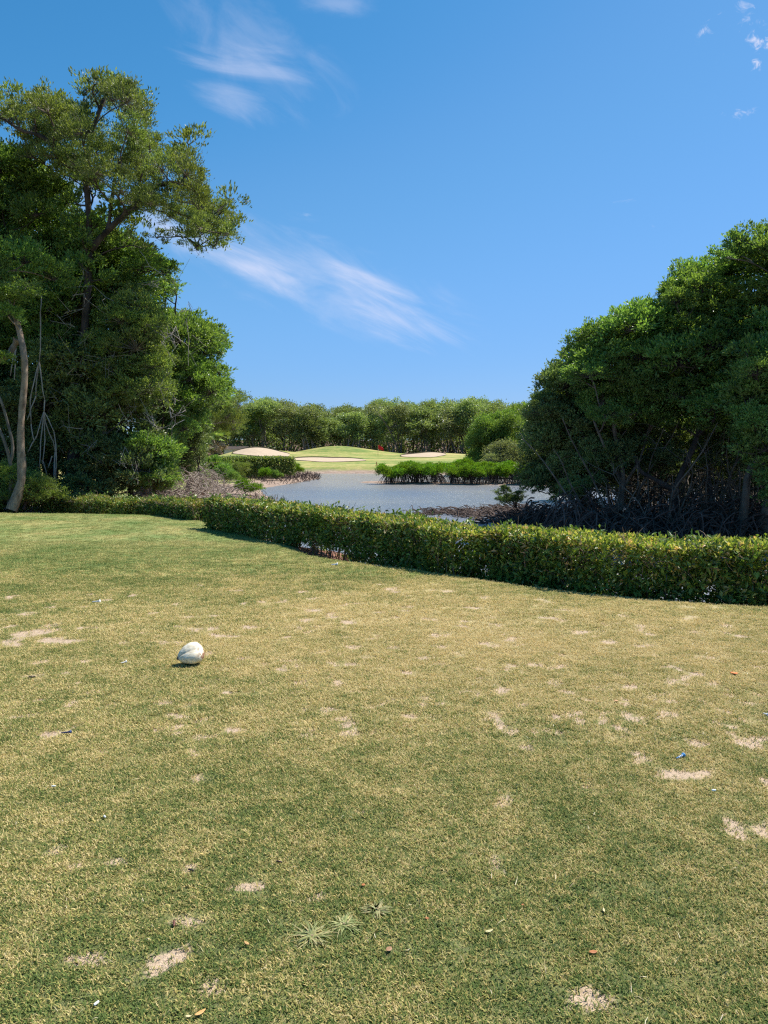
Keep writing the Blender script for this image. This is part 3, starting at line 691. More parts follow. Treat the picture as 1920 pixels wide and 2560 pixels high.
# --- left: dense mangroves ---------------------------------------------------
def mangrove(label, poly, d0, d1, R, key, trunks, seed, bark='bark_dark', dens=1.0, extra=(), cat='mangrove tree', name='mangrove_tree', baseR=1.0, limb=0.045, inset=0.62, group=None):
    r = R0(seed)
    bs = [(p, R_, key) for p, R_ in fill(poly, d0, d1, R, key, r, dens, inset)]
    for x, y, Y, R_ in extra: bs.append((W(x, y, Y), R_, SPR.get(key, key)))
    if key in SPR and R > 0.55: bs += sprigs(poly, d0, d1, SPR[key], r)
    return tree(name, label, cat, trunks, bs, bark, r, group, baseR, limb)
GL = 'mangroves massed on the left bank'
mangrove('dark leafy mangrove filling the left edge of the view below the tall tree', [(-420, 330), (-150, 320), (0, 362), (70, 385), (105, 425), (155, 455), (175, 520), (190, 700), (170, 900), (60, 980), (-420, 980)], 23.5, 27.5, 0.95, 'mg',
         [([W(-60, 1262, 25.5), W(-40, 1000, 25.5), W(-20, 700, 25.5), W(20, 480, 25.5)], 0.2, 0.05)], 111, dens=2.1, extra=[(20, 385, 25, 0.5), (80, 405, 25, 0.45), (130, 462, 25, 0.45), (100, 440, 25, 0.4)], group=GL)
mangrove('glossy dark mangrove directly under the tall olive tree', [(130, 500), (200, 520), (250, 560), (330, 610), (400, 660), (390, 700), (400, 760), (360, 860), (250, 900), (140, 840), (110, 650)], 23.8, 27.0, 0.85, 'mg',
         [([W(120, 1262, 25.0), W(150, 900, 25.0), W(160, 780, 25.0), W(170, 640, 25.0)], 0.26, 0.06)], 112, dens=2.1, extra=[(425, 682, 25, 0.32), (435, 668, 25, 0.25), (410, 700, 25, 0.32), (360, 640, 25, 0.4), (150, 470, 25, 0.4)], group=GL)
mangrove('rounded green mangrove whose right side leans out over the lagoon bank', [(380, 690), (432, 720), (428, 760), (480, 800), (500, 822), (545, 830), (558, 870), (535, 895), (562, 940), (565, 990), (540, 1020), (490, 1080), (435, 1150), (415, 1215), (360, 1240), (340, 1000), (360, 800)], 25.5, 29.5, 0.85, 'mg',
         [([W(400, 1255, 27.0), W(395, 1050, 27.0), W(420, 900, 27.0), W(440, 800, 27.0)], 0.16, 0.05)], 113, dens=2.3, extra=[(545, 830, 27, 0.36), (520, 818, 27, 0.38), (550, 880, 27, 0.3), (552, 935, 27, 0.4), (485, 805, 27, 0.38), (430, 722, 26, 0.35), (545, 985, 27, 0.4), (560, 965, 27, 0.3)], group=GL)
mangrove('light olive tree with fine leaves and bare twigs in front of the dark left mangroves', [(270, 715), (345, 705), (395, 780), (425, 900), (415, 1010), (330, 1060), (240, 1010), (225, 880), (250, 790)], 22.5, 24.0, 0.8, 'olm',
         [([W(250, 1262, 23.5), W(262, 1050, 23.4), W(270, 900, 23.3), W(290, 760, 23.3)], 0.10, 0.03)], 114, bark='bark', dens=1.9, baseR=0.9, cat='tree', name='olive_green_tree')
mangrove('deep green lower mangrove in shade behind the left hedge', [(-420, 900), (60, 880), (200, 810), (330, 940), (400, 1080), (430, 1165), (425, 1225), (380, 1240), (200, 1262), (-420, 1270)], 22.6, 25.8, 0.85, 'mgd',
         [([W(330, 1262, 24.5), W(320, 1150, 24.5), W(330, 1040, 24.5)], 0.10, 0.04), ([W(60, 1262, 24.5), W(80, 1120, 24.5), W(110, 1000, 24.5)], 0.10, 0.04)], 115, dens=1.9, group=GL)
mangrove('bright green bush at the right foot of the left trees beside the dead wood', [(330, 1090), (400, 1080), (440, 1120), (436, 1180), (428, 1225), (370, 1235), (320, 1190)], 23.2, 24.6, 0.6, 'mg',
         [([W(385, 1250, 24.2), W(385, 1180, 24.1), W(390, 1120, 24.0)], 0.05, 0.02)], 116, dens=1.8, name='mangrove_bush', cat='bush')
mangrove('low shaded bush against the leaning pale trunk at the far left', [(-200, 1150), (20, 1160), (110, 1180), (180, 1220), (230, 1268), (-200, 1275)], 19.9, 21.2, 0.5, 'olm',
         [([W(60, 1272, 20.6), W(70, 1240, 20.5), W(75, 1200, 20.5)], 0.04, 0.02)], 117, dens=1.6, baseR=0.9, name='bush', cat='bush')
mangrove('dark mangrove at the back of the left bank, its lower leaves hanging over the mud', [(440, 1000), (520, 1030), (520, 1090), (505, 1140), (500, 1190), (440, 1200), (420, 1100)], 29.0, 32.0, 0.7, 'mgd',
         [([W(470, 1235, 30.5), W(475, 1130, 30.5), W(480, 1050, 30.5)], 0.08, 0.03), ([W(505, 1225, 30.5), W(490, 1130, 30.5)], 0.04, 0.02)], 118, dens=1.8, group=GL)

# front leaning trunk at the far left, with its own few boughs, and the grey stems beside it
r = R0(120)
t1 = [W(28, 1275, 19.4), W(62, 1200, 19.6), W(48, 1120, 19.7), W(55, 1010, 19.8), W(66, 930, 19.8), W(58, 860, 19.9), W(44, 815, 20.0), W(38, 770, 20.2), W(10, 740, 20.4), W(-30, 700, 20.6)]
t2 = [W(44, 850, 20.0), W(20, 890, 20.0), W(-30, 920, 20.0)]
lt = tree('leaning_tree', 'pale brown split trunk leaning at the far left end of the hedge', 'tree', [(t1, 0.105, 0.055), (t2, 0.075, 0.05)],
     [(W(-60, 640, 20.8), 0.8, 'mg'), (W(-10, 700, 20.9), 0.6, 'mg'), (W(60, 660, 21.4), 0.7, 'mg'), (W(130, 700, 21.8), 0.6, 'mg'), (W(0, 745, 19.7), 0.5, 'mg'), (W(50, 735, 19.8), 0.5, 'mg'), (W(20, 790, 19.7), 0.35, 'mg'), (W(-20, 900, 19.6), 0.4, 'mg')], 'bark_tan', r)
st1 = [W(22, 1268, 19.9), W(30, 1180, 20.0), W(26, 1150, 20.0), W(8, 1090, 20.0), W(-20, 1040, 20.1)]
mb = MB(); mb.tube(resample(st1, 12), np.linspace(0.05, 0.035, 12), 7); mb.tube(resample([W(26, 1155, 20), W(36, 1120, 20), W(20, 1060, 20.1), W(4, 1000, 20.1), W(-20, 960, 20.1)], 12), np.linspace(0.04, 0.03, 12), 7)
o = mb.build('bare_sapling', M['bark'], smooth=True); tag(o, 'thin grey forked bare stem left of the leaning pale trunk', 'sapling')
# hanging aerial roots
e = empty('hanging_root', W(100, 740, 21.6)); tag(e, 'pale forked aerial root cluster hanging down beside the leaning trunk', 'aerial root')
mb = MB()
A = [((101, 780), (98, 905)), ((98, 905), (78, 985)), ((78, 985), (78, 1060)), ((78, 1060), (84, 1100)), ((98, 905), (112, 1000)), ((112, 1000), (110, 1030)), ((98, 905), (90, 990)), ((90, 990), (68, 1050)),
     ((110, 1030), (92, 1090)), ((110, 1030), (106, 1160)), ((106, 1150), (118, 1190)), ((110, 1030), (135, 1080)), ((135, 1080), (140, 1210)), ((130, 1140), (120, 1170)), ((110, 1030), (138, 1130)), ((138, 1130), (136, 1210)), ((92, 1090), (70, 1130)),
     ((104, 740), (101, 780)), ((110, 1030), (98, 1170)), ((40, 870), (36, 950)), ((40, 850), (26, 940))]
for (a_, b_) in A:
    c = curve(W(a_[0], a_[1], 21.5), W(b_[0], b_[1], 21.5 + 0.1 * r.randn()), r, 5, 0.03); mb.tube(c, np.linspace(0.018, 0.012, 5), 5, 0, True)
mb.build('root_strands', M['bark_pale'], e, smooth=True)

# loose bare twigs standing out of the left foliage (part of the light olive tree's dead wood)
mb = MB(); r = R0(131)
for k in range(60):
    x, y = 150 + 330 * r.rand(), 700 + 430 * r.rand()
    p0 = W(x, y, 22.4 + r.rand()); p1 = p0 + np.array((r.randn() * 0.6, -0.1 - 0.3 * r.rand(), r.randn() * 0.55))
    c = curve(p0, p1, r, 5, 0.16); mb.tube(c, np.linspace(0.012, 0.005, 5), 3, 0, False)
    for _ in range(3):
        i = r.randint(1, 4); mb.tube([c[i], c[i] + r.randn(3) * 0.16, c[i] + r.randn(3) * 0.3], [0.008, 0.006, 0.004], 3, 0, False)
o = mb.build('dead_twigs', M['bark_pale']); tag(o, 'fine bleached dead twigs poking out of the left tree foliage', 'twigs', kind='stuff')

# --- the olive tree leaning out behind, past the left mangroves
r = R0(140)
bs = [(p, R_, 'ol') for p, R_ in fill([(520, 985), (560, 965), (600, 990), (622, 1020), (605, 1060), (590, 1090), (560, 1100), (520, 1090), (500, 1030)], 43, 47, 0.95, 'ol', r, 2.0, 0.5)]
tree('olive_green_tree', 'small olive tree with bare grey limbs reaching right past the left mangroves', 'tree',
     [([W(470, 1185, 45), W(480, 1100, 45), W(500, 1060, 45), W(545, 1020, 45), W(590, 1010, 45)], 0.2, 0.05), ([W(485, 1085, 45), W(510, 1030, 45), W(560, 985, 45)], 0.11, 0.04), ([W(500, 1040, 45), W(560, 1030, 45), W(585, 1060, 45)], 0.08, 0.03)], bs, 'bark_pale', r, None, 0.9, 0.05)

# --- palms
def palm(x, ytop, ybot, Y, label, seed):
    r = R0(seed); base = W(x, ybot, Y); top = W(x + 2, ytop, Y)
    e = empty('palm_tree', base); tag(e, label, 'palm tree', 'fan palms beyond the left bank')
    mb = MB(); mb.tube(curve(base, top, r, 8, 0.02), np.linspace(0.17, 0.14, 8), 8); mb.build('trunk', M['bark'], e)
    for nm, cnt, m_, lo, hi, ln in (('fronds', 22, M['olive_mid'], -0.1, 1.3, 1.0), ('dead_fronds', 18, M['palm_dead'], -1.45, -0.7, 1.0)):
        mb = MB()
        for k in range(cnt):
            az = r.rand() * 6.28; el = lo + (hi - lo) * r.rand()
            d = np.array((math.cos(az) * math.cos(el), math.sin(az) * math.cos(el), math.sin(el)))
            s_ = np.array((-math.sin(az), math.cos(az), 0)); c0 = top + d * 0.75
            mb.tube([top, c0], [0.02, 0.012], 3, 0, False)
            nlf = 12; th = np.linspace(-1.3, 1.3, nlf)[:, None]
            ax = d * np.cos(th) + s_ * np.sin(th) + np.array((0, 0, -0.35))
            leaves(mb, np.repeat(c0[None], nlf, 0), ax, np.cross(s_, d)[None] + 0 * ax, ln * (0.8 + 0.3 * r.rand(nlf)), 0.09, 0, r.rand(nlf))
        mb.build(nm, m_, e)
M['palm_dead'] = leafmat('dead_palm', [(0.0, (0.12, 0.07, 0.04)), (1.0, (0.34, 0.23, 0.14))], trans=0.1)
palm(548, 1092, 1135, 86, 'rightmost of the fan palms with a brown skirt behind the left trees', 1)
palm(531, 1096, 1136, 84, 'middle fan palm with a brown skirt behind the left trees', 2)
palm(500, 1090, 1138, 80, 'leftmost fan palm half hidden behind the left trees', 3)

# --- right: big mangroves -----------------------------------------------------
GR = 'mangroves massed on the right bank'
mangrove('dark low mangrove at the water end of the right bank, skirts touching the lagoon', [(1415, 880), (1352, 950), (1350, 990), (1332, 1025), (1318, 1100), (1308, 1165), (1312, 1220), (1345, 1240), (1420, 1240), (1475, 1180), (1520, 1060), (1520, 930)], 26.0, 30.0, 0.9, 'mgd',
         [([W(1470, 1290, 28), W(1440, 1180, 28), W(1430, 1080, 28), W(1420, 980, 28)], 0.15, 0.05), ([W(1500, 1290, 28), W(1400, 1150, 28), W(1370, 1080, 28)], 0.09, 0.03)], 201, dens=2.3,
         extra=[(1365, 948, 28, 0.35), (1392, 925, 28, 0.4), (1418, 890, 28, 0.4), (1340, 1010, 28, 0.35), (1372, 975, 28, 0.4), (1330, 1080, 28, 0.45), (1330, 1220, 27, 0.35), (1345, 1000, 28, 0.3)], group=GR)
mangrove('full crowned mangrove with a pale forked trunk showing below its leaves', [(1430, 865), (1455, 825), (1500, 815), (1548, 795), (1600, 768), (1665, 765), (1700, 800), (1690, 1000), (1640, 1080), (1500, 1070), (1430, 1000)], 23.5, 28.0, 0.92, 'mg',
         [([W(1548, 1275, 25), W(1560, 1200, 25), W(1545, 1120, 25), W(1532, 1060, 25), W(1540, 960, 25.5)], 0.10, 0.04), ([W(1556, 1210, 25), W(1525, 1150, 24.8), W(1500, 1090, 24.8), W(1480, 1040, 25)], 0.06, 0.03), ([W(1556, 1220, 25), W(1600, 1150, 25), W(1625, 1060, 25.2)], 0.055, 0.03)], 202, bark='bark', dens=2.2,
         extra=[(1462, 828, 25, 0.35), (1432, 855, 25, 0.35), (1540, 800, 25, 0.35), (1600, 770, 25, 0.35), (1640, 762, 25, 0.32), (1425, 880, 25, 0.3), (1500, 818, 25, 0.33)], group=GR)
mangrove('tall dark mangrove with a curved black trunk in the middle of the right bank', [(1640, 790), (1668, 715), (1715, 665), (1790, 650), (1850, 680), (1880, 800), (1880, 1000), (1800, 1090), (1680, 1080), (1630, 980)], 22.5, 27.0, 0.92, 'mg',
         [([W(1690, 1290, 24.5), W(1680, 1225, 24.5), W(1715, 1160, 24.5), W(1750, 1080, 24.5), W(1760, 960, 25), W(1760, 800, 25)], 0.10, 0.04), ([W(1690, 1230, 24.5), W(1640, 1200, 24.3), W(1600, 1180, 24.3), W(1585, 1140, 24.3)], 0.10, 0.04), ([W(1780, 1280, 25.5), W(1770, 1180, 25.5), W(1785, 1080, 25.5)], 0.09, 0.05)], 203, bark='bark_dark', dens=2.2,
         extra=[(1672, 712, 25, 0.3), (1700, 670, 25, 0.3), (1725, 668, 25, 0.3), (1780, 655, 25, 0.33), (1690, 735, 25, 0.4), (1792, 632, 25, 0.28), (1660, 770, 25, 0.4)], group=GR)
mangrove('tallest mangrove of the right bank, cut by the right edge of the view', [(1790, 700), (1800, 630), (1835, 605), (1885, 592), (1950, 575), (2100, 530), (2350, 540), (2400, 1000), (1950, 1090), (1840, 1060), (1800, 900)], 21.0, 26.0, 0.98, 'mg',
         [([W(1850, 1330, 22.5), W(1868, 1250, 22.5), W(1862, 1180, 22.5), W(1885, 1140, 22.5), W(1930, 1115, 22.6), W(1990, 1000, 22.8), W(2000, 800, 23)], 0.125, 0.05), ([W(1905, 1335, 22.3), W(1930, 1200, 22.3), W(1960, 1050, 22.8)], 0.14, 0.07)], 204, bark='bark', dens=2.0,
         extra=[(1835, 595, 23, 0.3), (1870, 582, 23, 0.3), (1905, 575, 23, 0.3), (1815, 640, 23, 0.3), (1835, 615, 23, 0.35)], group=GR)
mangrove('fresh green mangrove bough mass hanging low at the right edge of the view', [(1850, 860), (1920, 840), (2060, 850), (2120, 1000), (2100, 1250), (1960, 1290), (1880, 1180), (1840, 1000)], 19.5, 21.5, 0.7, 'mg',
         [([W(1990, 1345, 20.5), W(1985, 1200, 20.5), W(1960, 1000, 20.5)], 0.12, 0.05)], 205, dens=1.3, group=GR)
mangrove('shadowed mangrove standing at the back of the right bank behind the trunks', [(1400, 980), (1640, 950), (2000, 950), (2300, 950), (2300, 1300), (1500, 1272), (1395, 1262)], 32.0, 36.0, 1.1, 'mgd',
         [([W(1600, 1300, 34), W(1620, 1100, 34), W(1640, 980, 34)], 0.12, 0.05), ([W(1800, 1300, 34), W(1790, 1150, 34), W(1820, 980, 34)], 0.14, 0.05)], 206, dens=1.6, group=GR)
mangrove('low leafy growth in deep shade between the right bank trunks', [(1430, 1060), (1640, 1050), (1880, 1060), (2100, 1060), (2100, 1200), (1700, 1200), (1560, 1200), (1470, 1255), (1400, 1255)], 24.6, 28.5, 0.62, 'mgd',
         [([W(1650, 1290, 27), W(1655, 1200, 27), W(1640, 1120, 27)], 0.05, 0.03), ([W(1480, 1290, 27), W(1470, 1200, 27)], 0.05, 0.03), ([W(1830, 1290, 27), W(1820, 1180, 27)], 0.05, 0.03)], 207, dens=1.25, name='mangrove_bush', cat='bush')
mangrove('mostly hidden rear mangrove row added to shade the right bank behind the trunks', [(1480, 900), (1600, 840), (1900, 700), (2500, 650), (2500, 1200), (1500, 1200)], 37.0, 43.0, 1.3, 'mgd',
         [([W(1700, 1290, 40), W(1710, 1100, 40), W(1720, 950, 40)], 0.16, 0.06), ([W(2100, 1290, 40), W(2110, 1100, 40), W(2120, 900, 40)], 0.16, 0.06)], 208, dens=1.2, group=GR)  # row added for the shade it throws on the foliage behind the trunks
# spindly understory trunks and tangle: stuff
mb = MB(); r = R0(210)
for k in range(150):
    x = 1440 + 620 * r.rand(); Y = 22.5 + 9 * r.rand()
    base = W(x, 1290, Y); base[2] = -1.2
    p1 = base + np.array((r.randn() * 0.9, r.randn() * 0.8, 1.2 + 2.6 * r.rand()))
    c = curve(base, p1, r, 8, 0.12); mb.tube(c, np.linspace(0.02 + 0.035 * r.rand(), 0.012, 8), 5, 0, False)
    for _ in range(4):
        i = r.randint(2, 7); q = c[i] + np.array((r.randn(), r.randn(), 0.4 + r.rand() * 0.6)) * 0.7
        mb.tube(curve(c[i], q, r, 4, 0.15), np.linspace(0.014, 0.005, 4), 3, 0, False)
o = mb.build('mangrove_stems', M['bark'], smooth=True); tag(o, 'tangle of thin crooked stems under the right mangroves', 'stems', kind='stuff')
def roots(n_, xr, Yr, seed, size=1.0, name='prop_roots', lab='', mkey='root', rad=0.018):
    mb = MB(); r = R0(seed)
    for k in range(n_):
        x = xr[0] + (xr[1] - xr[0]) * r.rand(); Y = Yr[0] + (Yr[1] - Yr[0]) * r.rand()
        c0 = W(x, 1290, Y); c0[2] = -1.15
        hgt = (0.2 + 0.95 * r.rand() ** 1.6) * size * (0.6 + 0.9 * vnoise(np.array([c0[0]]), np.array([c0[1]]), 1.3)[0]); a = r.rand() * 6.28
        if r.rand() < 0.75: a = math.pi + 0.5 * r.randn() if r.rand() < 0.6 else -math.pi / 2 + 0.5 * r.randn()
        sp_ = (0.5 + 0.9 * r.rand()) * size
        t = np.linspace(0, 1, 7)[:, None]
        p = c0 + np.array((math.cos(a), math.sin(a), 0)) * sp_ * t + np.array((0, 0, 1)) * (hgt * (1 - t ** 2.2) - 0.08 * t) + np.sin(math.pi * t * 1.7) * r.randn(3) * 0.06
        rr = rad * (0.5 + r.rand())
        mb.tube(p, np.linspace(rr * 1.3, rr * 0.6, 7), 4, 0, False)
        if r.rand() < 0.6:
            i = r.randint(2, 5); q = p[i] + np.array((r.randn() * 0.25, r.randn() * 0.25, 0)); q[2] = -1.25
            mb.tube([p[i], (p[i] + q) / 2 + (0, 0, 0.07), q], [rr, rr * 0.8, rr * 0.5], 4, 0, False)
    o = mb.build(name, M[mkey], smooth=True); tag(o, lab, 'roots', kind='stuff'); return o
roots(1500, (1400, 2100), (21.5, 28), 220, 1.0, lab='dense tangle of arching prop roots under the right mangroves')
roots(260, (1325, 1480), (26.5, 30), 221, 0.7, lab='low prop roots running into the water at the tip of the right bank')
# dark wood spit reaching left over the water
mb = MB(); r = R0(230)
def spit(x0, x1, y0, y1, n_, s_):
    for k in range(n_):
        t = r.rand() ** 0.8; x = x0 + (x1 - x0) * t; y = y0 + (y1 - y0) * t + r.randn() * 3
        p = G(x, y, -1.17); a = math.pi + r.randn() * 0.9; l = (0.2 + 0.6 * r.rand()) * s_
        q = p + np.array((math.cos(a) * l, math.sin(a) * l * 1.5, (0.02 + 0.16 * r.rand() ** 2 + 0.08 * t) * s_))
        c = curve(p, q, r, 5, 0.18); mb.tube(c, np.linspace(0.03, 0.008, 5) * (0.6 + 0.7 * r.rand()), 4, 0, False)
spit(1040, 1330, 1285, 1272, 300, 1.0); spit(1140, 1330, 1288, 1290, 170, 0.9); spit(1200, 1370, 1305, 1300, 130, 0.9)
o = mb.build('driftwood_spit', M['root']); tag(o, 'dark spit of mud coated roots and branches reaching left into the lagoon', 'driftwood', kind='stuff')
mb = MB()
for (xa, xb, ya, yb, w_) in ((1030, 1340, 1286, 1274, 0.55), (1180, 1380, 1303, 1300, 0.5)):
    t = np.linspace(0, 1, 24); cx = []
    pts_ = np.array([G(xa + (xb - xa) * k, ya + (yb - ya) * k, -1.2) for k in t])
    wv = w_ * np.sin(np.clip(t * 1.1, 0, 1) * 1.5) * (0.5 + 0.8 * r.rand(24))
    lo = pts_.copy(); lo[:, 1] -= wv; lo[:, 2] = -1.26; hi = pts_.copy(); hi[:, 1] += wv * 2; hi[:, 2] = -1.26; md_ = pts_.copy(); md_[:, 2] = -1.2 + 0.07 * wv / w_ + 0.02
    v = np.concatenate([lo, md_, hi]); k = np.arange(23)
    mb.add(v, np.concatenate([np.stack([k, k + 1, k + 25, k + 24], 1), np.stack([k + 24, k + 25, k + 49, k + 48], 1)]))
M['wetmud'] = simple('wet_mud', (0.085, 0.06, 0.045), 0.5, 0.4, 0.35, 6.0, 0.6)
o = mb.build('mud_spit', M['wetmud'], smooth=True); o['kind'] = 'structure'
# small mangrove sapling standing in the water at the spit
mangrove('small dark mangrove sapling rising from the water beside the spit', [(1240, 1222), (1275, 1212), (1305, 1240), (1300, 1262), (1250, 1262)], 29.5, 30.3, 0.30, 'mgd',
         [([W(1300, 1282, 30), W(1285, 1260, 30), W(1265, 1230, 30)], 0.02, 0.008)], 240, dens=0.8, name='mangrove_sapling', cat='sapling', limb=0.012, inset=0.3, extra=[(1262, 1225, 30, 0.15), (1248, 1250, 30, 0.15), (1290, 1250, 30, 0.2)])

# --- left bank: dead branches pile, seedlings, mud growth -----------------------
mb = MB(); r = R0(250)
for k in range(3600):
    x = 330 + 320 * r.rand() ** 1.1; t_ = (x - 390) / 260.0
    Y = 24.5 + 8.5 * r.rand(); hmax = 1.8 * (1 - smooth(x, 500, 640) * 0.78) * (0.6 + 0.4 * smooth(x, 350, 430)) * (0.75 + 0.5 * vnoise(np.array([x / 40.0]), np.array([Y * 0.3]), 1.0)[0])
    p = W(x, 1290, Y); p[2] = -1.1 + hmax * r.rand() ** 1.3
    a = r.rand() * 6.28; l = 0.25 + 0.7 * r.rand()
    q = p + np.array((math.cos(a) * l, math.sin(a) * l * 0.6, (r.rand() - 0.55) * 0.9)); q[2] = max(q[2], -1.2)
    c = curve(p, q, r, 6, 0.24, 0.10); mb.tube(c, np.linspace(1, 0.35, 6) * (0.007 + 0.018 * r.rand() ** 3), 4, 0, False)
for k in range(10):
    x = 385 + 130 * r.rand(); p = W(x, 1260, 25 + 4 * r.rand()); p[2] = -0.4 + 0.7 * r.rand()
    q = p + np.array((r.randn() * 0.7, r.randn() * 0.4, r.randn() * 0.35)); c = curve(p, q, r, 7, 0.12); mb.tube(c, np.linspace(0.05, 0.02, 7), 6, 0, True)
o = mb.build('dead_branches', M['deadwood'], smooth=True); tag(o, 'heap of bleached dead branches and roots on the left bank behind the hedge', 'deadwood', kind='stuff')
# fringe of stubble and debris on the left mud bank
mb = MB(); r = R0(255)
for k in range(1500):
    x = 620 + 180 * r.rand() if k % 3 else 600 + 150 * r.rand()
    y = 1196 + 7 * r.randn() if k % 3 else 1255 + 9 * r.randn()
    if y < 1186: y = 1188
    p = G(x, y, -1.15); p[2] = float(terr_h(np.array([p[0]]), np.array([p[1]]))[0])
    if p[2] < -1.24: continue
    s_ = p[1] / 45; q = p + np.array((r.randn() * 0.12, r.randn() * 0.1, 0.1 + 0.22 * r.rand())) * s_
    mb.tube([p, (p + q) / 2 + r.randn(3) * 0.02, q], [0.014 * s_, 0.011 * s_, 0.005 * s_], 3, 0, False)
o = mb.build('mud_stubble', M['root']); tag(o, 'brown stubble of breathing roots and debris on the left mud bank', 'debris', kind='stuff')
for i, (x, y, Y, R_, lab) in enumerate([(612, 1188, 43, 0.6, 'bright green mangrove bush alone on the mud beside the dead branches'), (560, 1172, 50, 0.95, 'green bush left of the clipped far hedge on the left bank'), (590, 1162, 56, 0.9, 'bush pressed against the left end of the clipped far hedge'),
                                        (655, 1180, 60, 0.55, 'low green bush under the middle of the clipped far hedge'), (690, 1178, 60, 0.5, 'low bush below the clipped far hedge toward its right end'), (735, 1172, 66, 0.7, 'green bush at the right corner of the clipped far hedge'), (500, 1165, 42, 0.8, 'leafy bush between the dead branches and the left mangroves'),
                                        (535, 1150, 60, 1.1, 'tallest bush at the back of the left bank beside the dark mangroves')]):
    r = R0(260 + i); c = W(x, y, Y); g = c.copy(); g[2] = float(terr_h(c[0:1], c[1:2])[0]); c = g + np.array((0, 0, R_ * 0.75))
    bs = [(c + r.randn(3) * R_ * 0.4 * np.array((1, 0.6, 0.6)), R_ * (0.45 + 0.25 * r.rand()), 'br' if i in (0, 5, 3) else ('mg' if i != 2 else 'olm')) for _ in range(6)]
    tree('shoreline_bush', lab, 'bush', [([g, g * 0.5 + c * 0.5, c], 0.04, 0.02)], bs, 'bark', r, 'bushes along the left bank', 0.9, 0.02)
# grey dry bushlet
# --- mangrove island ---------------------------------------------------------
isl = [tuple(G(*p, WZ)[:2]) for p in [(945, 1200), (990, 1203), (1100, 1210), (1250, 1213), (1400, 1213)]]
icx = [(958, 57.5), (1400, 54.0)]
def isl_h(x, y): 
    d = segdist(x, y, [(-0.2, 59.8), (1.5, 58.4), (13, 56.2)]); return -1.13 - 0.16 * smooth(d + 0.7 * (fbm(x, y, 0.8, 3) - 0.5), 1.1, 2.3)
grid_obj('island_mud', np.arange(-4.5, 17, 0.3), np.arange(51, 64, 0.3), isl_h, M['ground'], {'grass': lambda x, y, z: 0 * x, 'litter': lambda x, y, z: 0 * x})
r = R0(300); kb = 0
ordn = ['first', 'second', 'third', 'fourth', 'fifth', 'sixth', 'seventh', 'eighth', 'ninth', 'tenth', 'eleventh', 'twelfth', 'thirteenth', 'fourteenth', 'fifteenth', 'sixteenth', 'seventeenth', 'eighteenth', 'nineteenth', 'twentieth', 'twenty-first', 'twenty-second', 'twenty-third', 'twenty-fourth', 'twenty-fifth', 'twenty-sixth', 'twenty-seventh', 'twenty-eighth', 'twenty-ninth', 'thirtieth']
proto_roots = None
for row, Y0 in enumerate((57.6, 59.6)):
    nb_ = 11 if row == 0 else 9
    for k in range(nb_):
        x = 0.5 + k * (12.6 / nb_) + 0.12 * r.randn() + row * 0.5; Y = Y0 + 0.2 * r.randn() - x * 0.13
        lab = f"{ordn[k]} bright mangrove bush along the island {'front' if row == 0 else 'back'}, counted from the left"
        e = empty('mangrove_bush', (x, Y, -1.15)); tag(e, lab, 'bush', 'low mangroves crowding the lagoon island')
        top = 1.0 + 0.18 * r.rand() + (0.12 if row else 0) - (0.12 if k in (0,) else 0)
        for q in range(6): bough(e, np.array((x + 0.5 * r.randn(), Y + 0.35 * r.randn(), -1.15 + top - 0.28 + 0.12 * r.randn())), 0.42 + 0.1 * r.rand(), 'br', r, 0.7)
        if proto_roots is None or k % 4 == 1:
            mb = MB()
            for q in range(46):
                a = r.rand() * 6.28; t = np.linspace(0, 1, 5)[:, None]; r0_ = 0.15 + 0.5 * r.rand()
                p = np.array((math.cos(a), math.sin(a), 0)) * r0_ * (0.3 + t) + np.array((0, 0, 1)) * ((0.55 + 0.3 * r.rand()) * (1 - t ** 2) - 0.06) + r.randn(3) * 0.03
                mb.tube(p, np.linspace(0.022, 0.014, 5), 4, 0, False)
            ro = mb.build('prop_roots', M['root_red'] if 'root_red' in M else M['root'], smooth=True); proto_roots = ro.data; ro.parent = e
        else:
            ro = bpy.data.objects.new('prop_roots', proto_roots); link(ro); ro.parent = e
        ro.rotation_euler = (0, 0, r.rand() * 6.28)

# --- clipped far hedge on the left bank ---------------------------------------
def box_hedge_leaves(mb, P0, P1, w, z0, z1, nl, L, Wd, r, m=0, edge_only=True):
    P0 = np.array(P0, float); P1 = np.array(P1, float); ln = np.linalg.norm(P1 - P0); dr = (P1 - P0) / ln; nrm = np.array((-dr[1], dr[0]))
    s_ = r.rand(nl) * ln; side = r.rand(nl); t = (r.rand(nl) - 0.5) * w; z = z0 + (z1 - z0) * r.rand(nl)
    top = side < 0.4; z[top] = z1 - abs(r.randn(top.sum())) * 0.05; fr = side > 0.6; t[fr] = (-0.5 if True else 0.5) * w + 0.06 * r.randn(fr.sum())
    bk = (side > 0.5) & (side <= 0.6); t[bk] = 0.5 * w
    pos = np.c_[P0[0] + dr[0] * s_ + nrm[0] * t, P0[1] + dr[1] * s_ + nrm[1] * t, z]
    pos += 0.05 * r.randn(nl, 3)
    leaves(mb, pos, r.randn(nl, 3) + np.array((0, 0, 0.5)), r.randn(nl, 3) * 0.6 + np.array((0, -0.2, 0.8)), L, Wd, m, r.rand(nl))
r = R0(310)
a0 = W(505, 1160, 61); a1 = W(722, 1160, 64.5)
e = empty('clipped_hedge', (a0[0], a0[1], -0.7)); tag(e, 'long box clipped hedge across the lagoon in front of the left bunker mound', 'hedge')
mb = MB(); box_hedge_leaves(mb, a0[:2], a1[:2], 2.6, -0.75, float(W(600, 1146, 62)[2]), 16000, 0.16, 0.10, r); mb.build('foliage', M['olive_mid'], e)['kind'] = 'stuff'
mb = MB(); z1 = float(W(600, 1146, 62)[2]) - 0.12
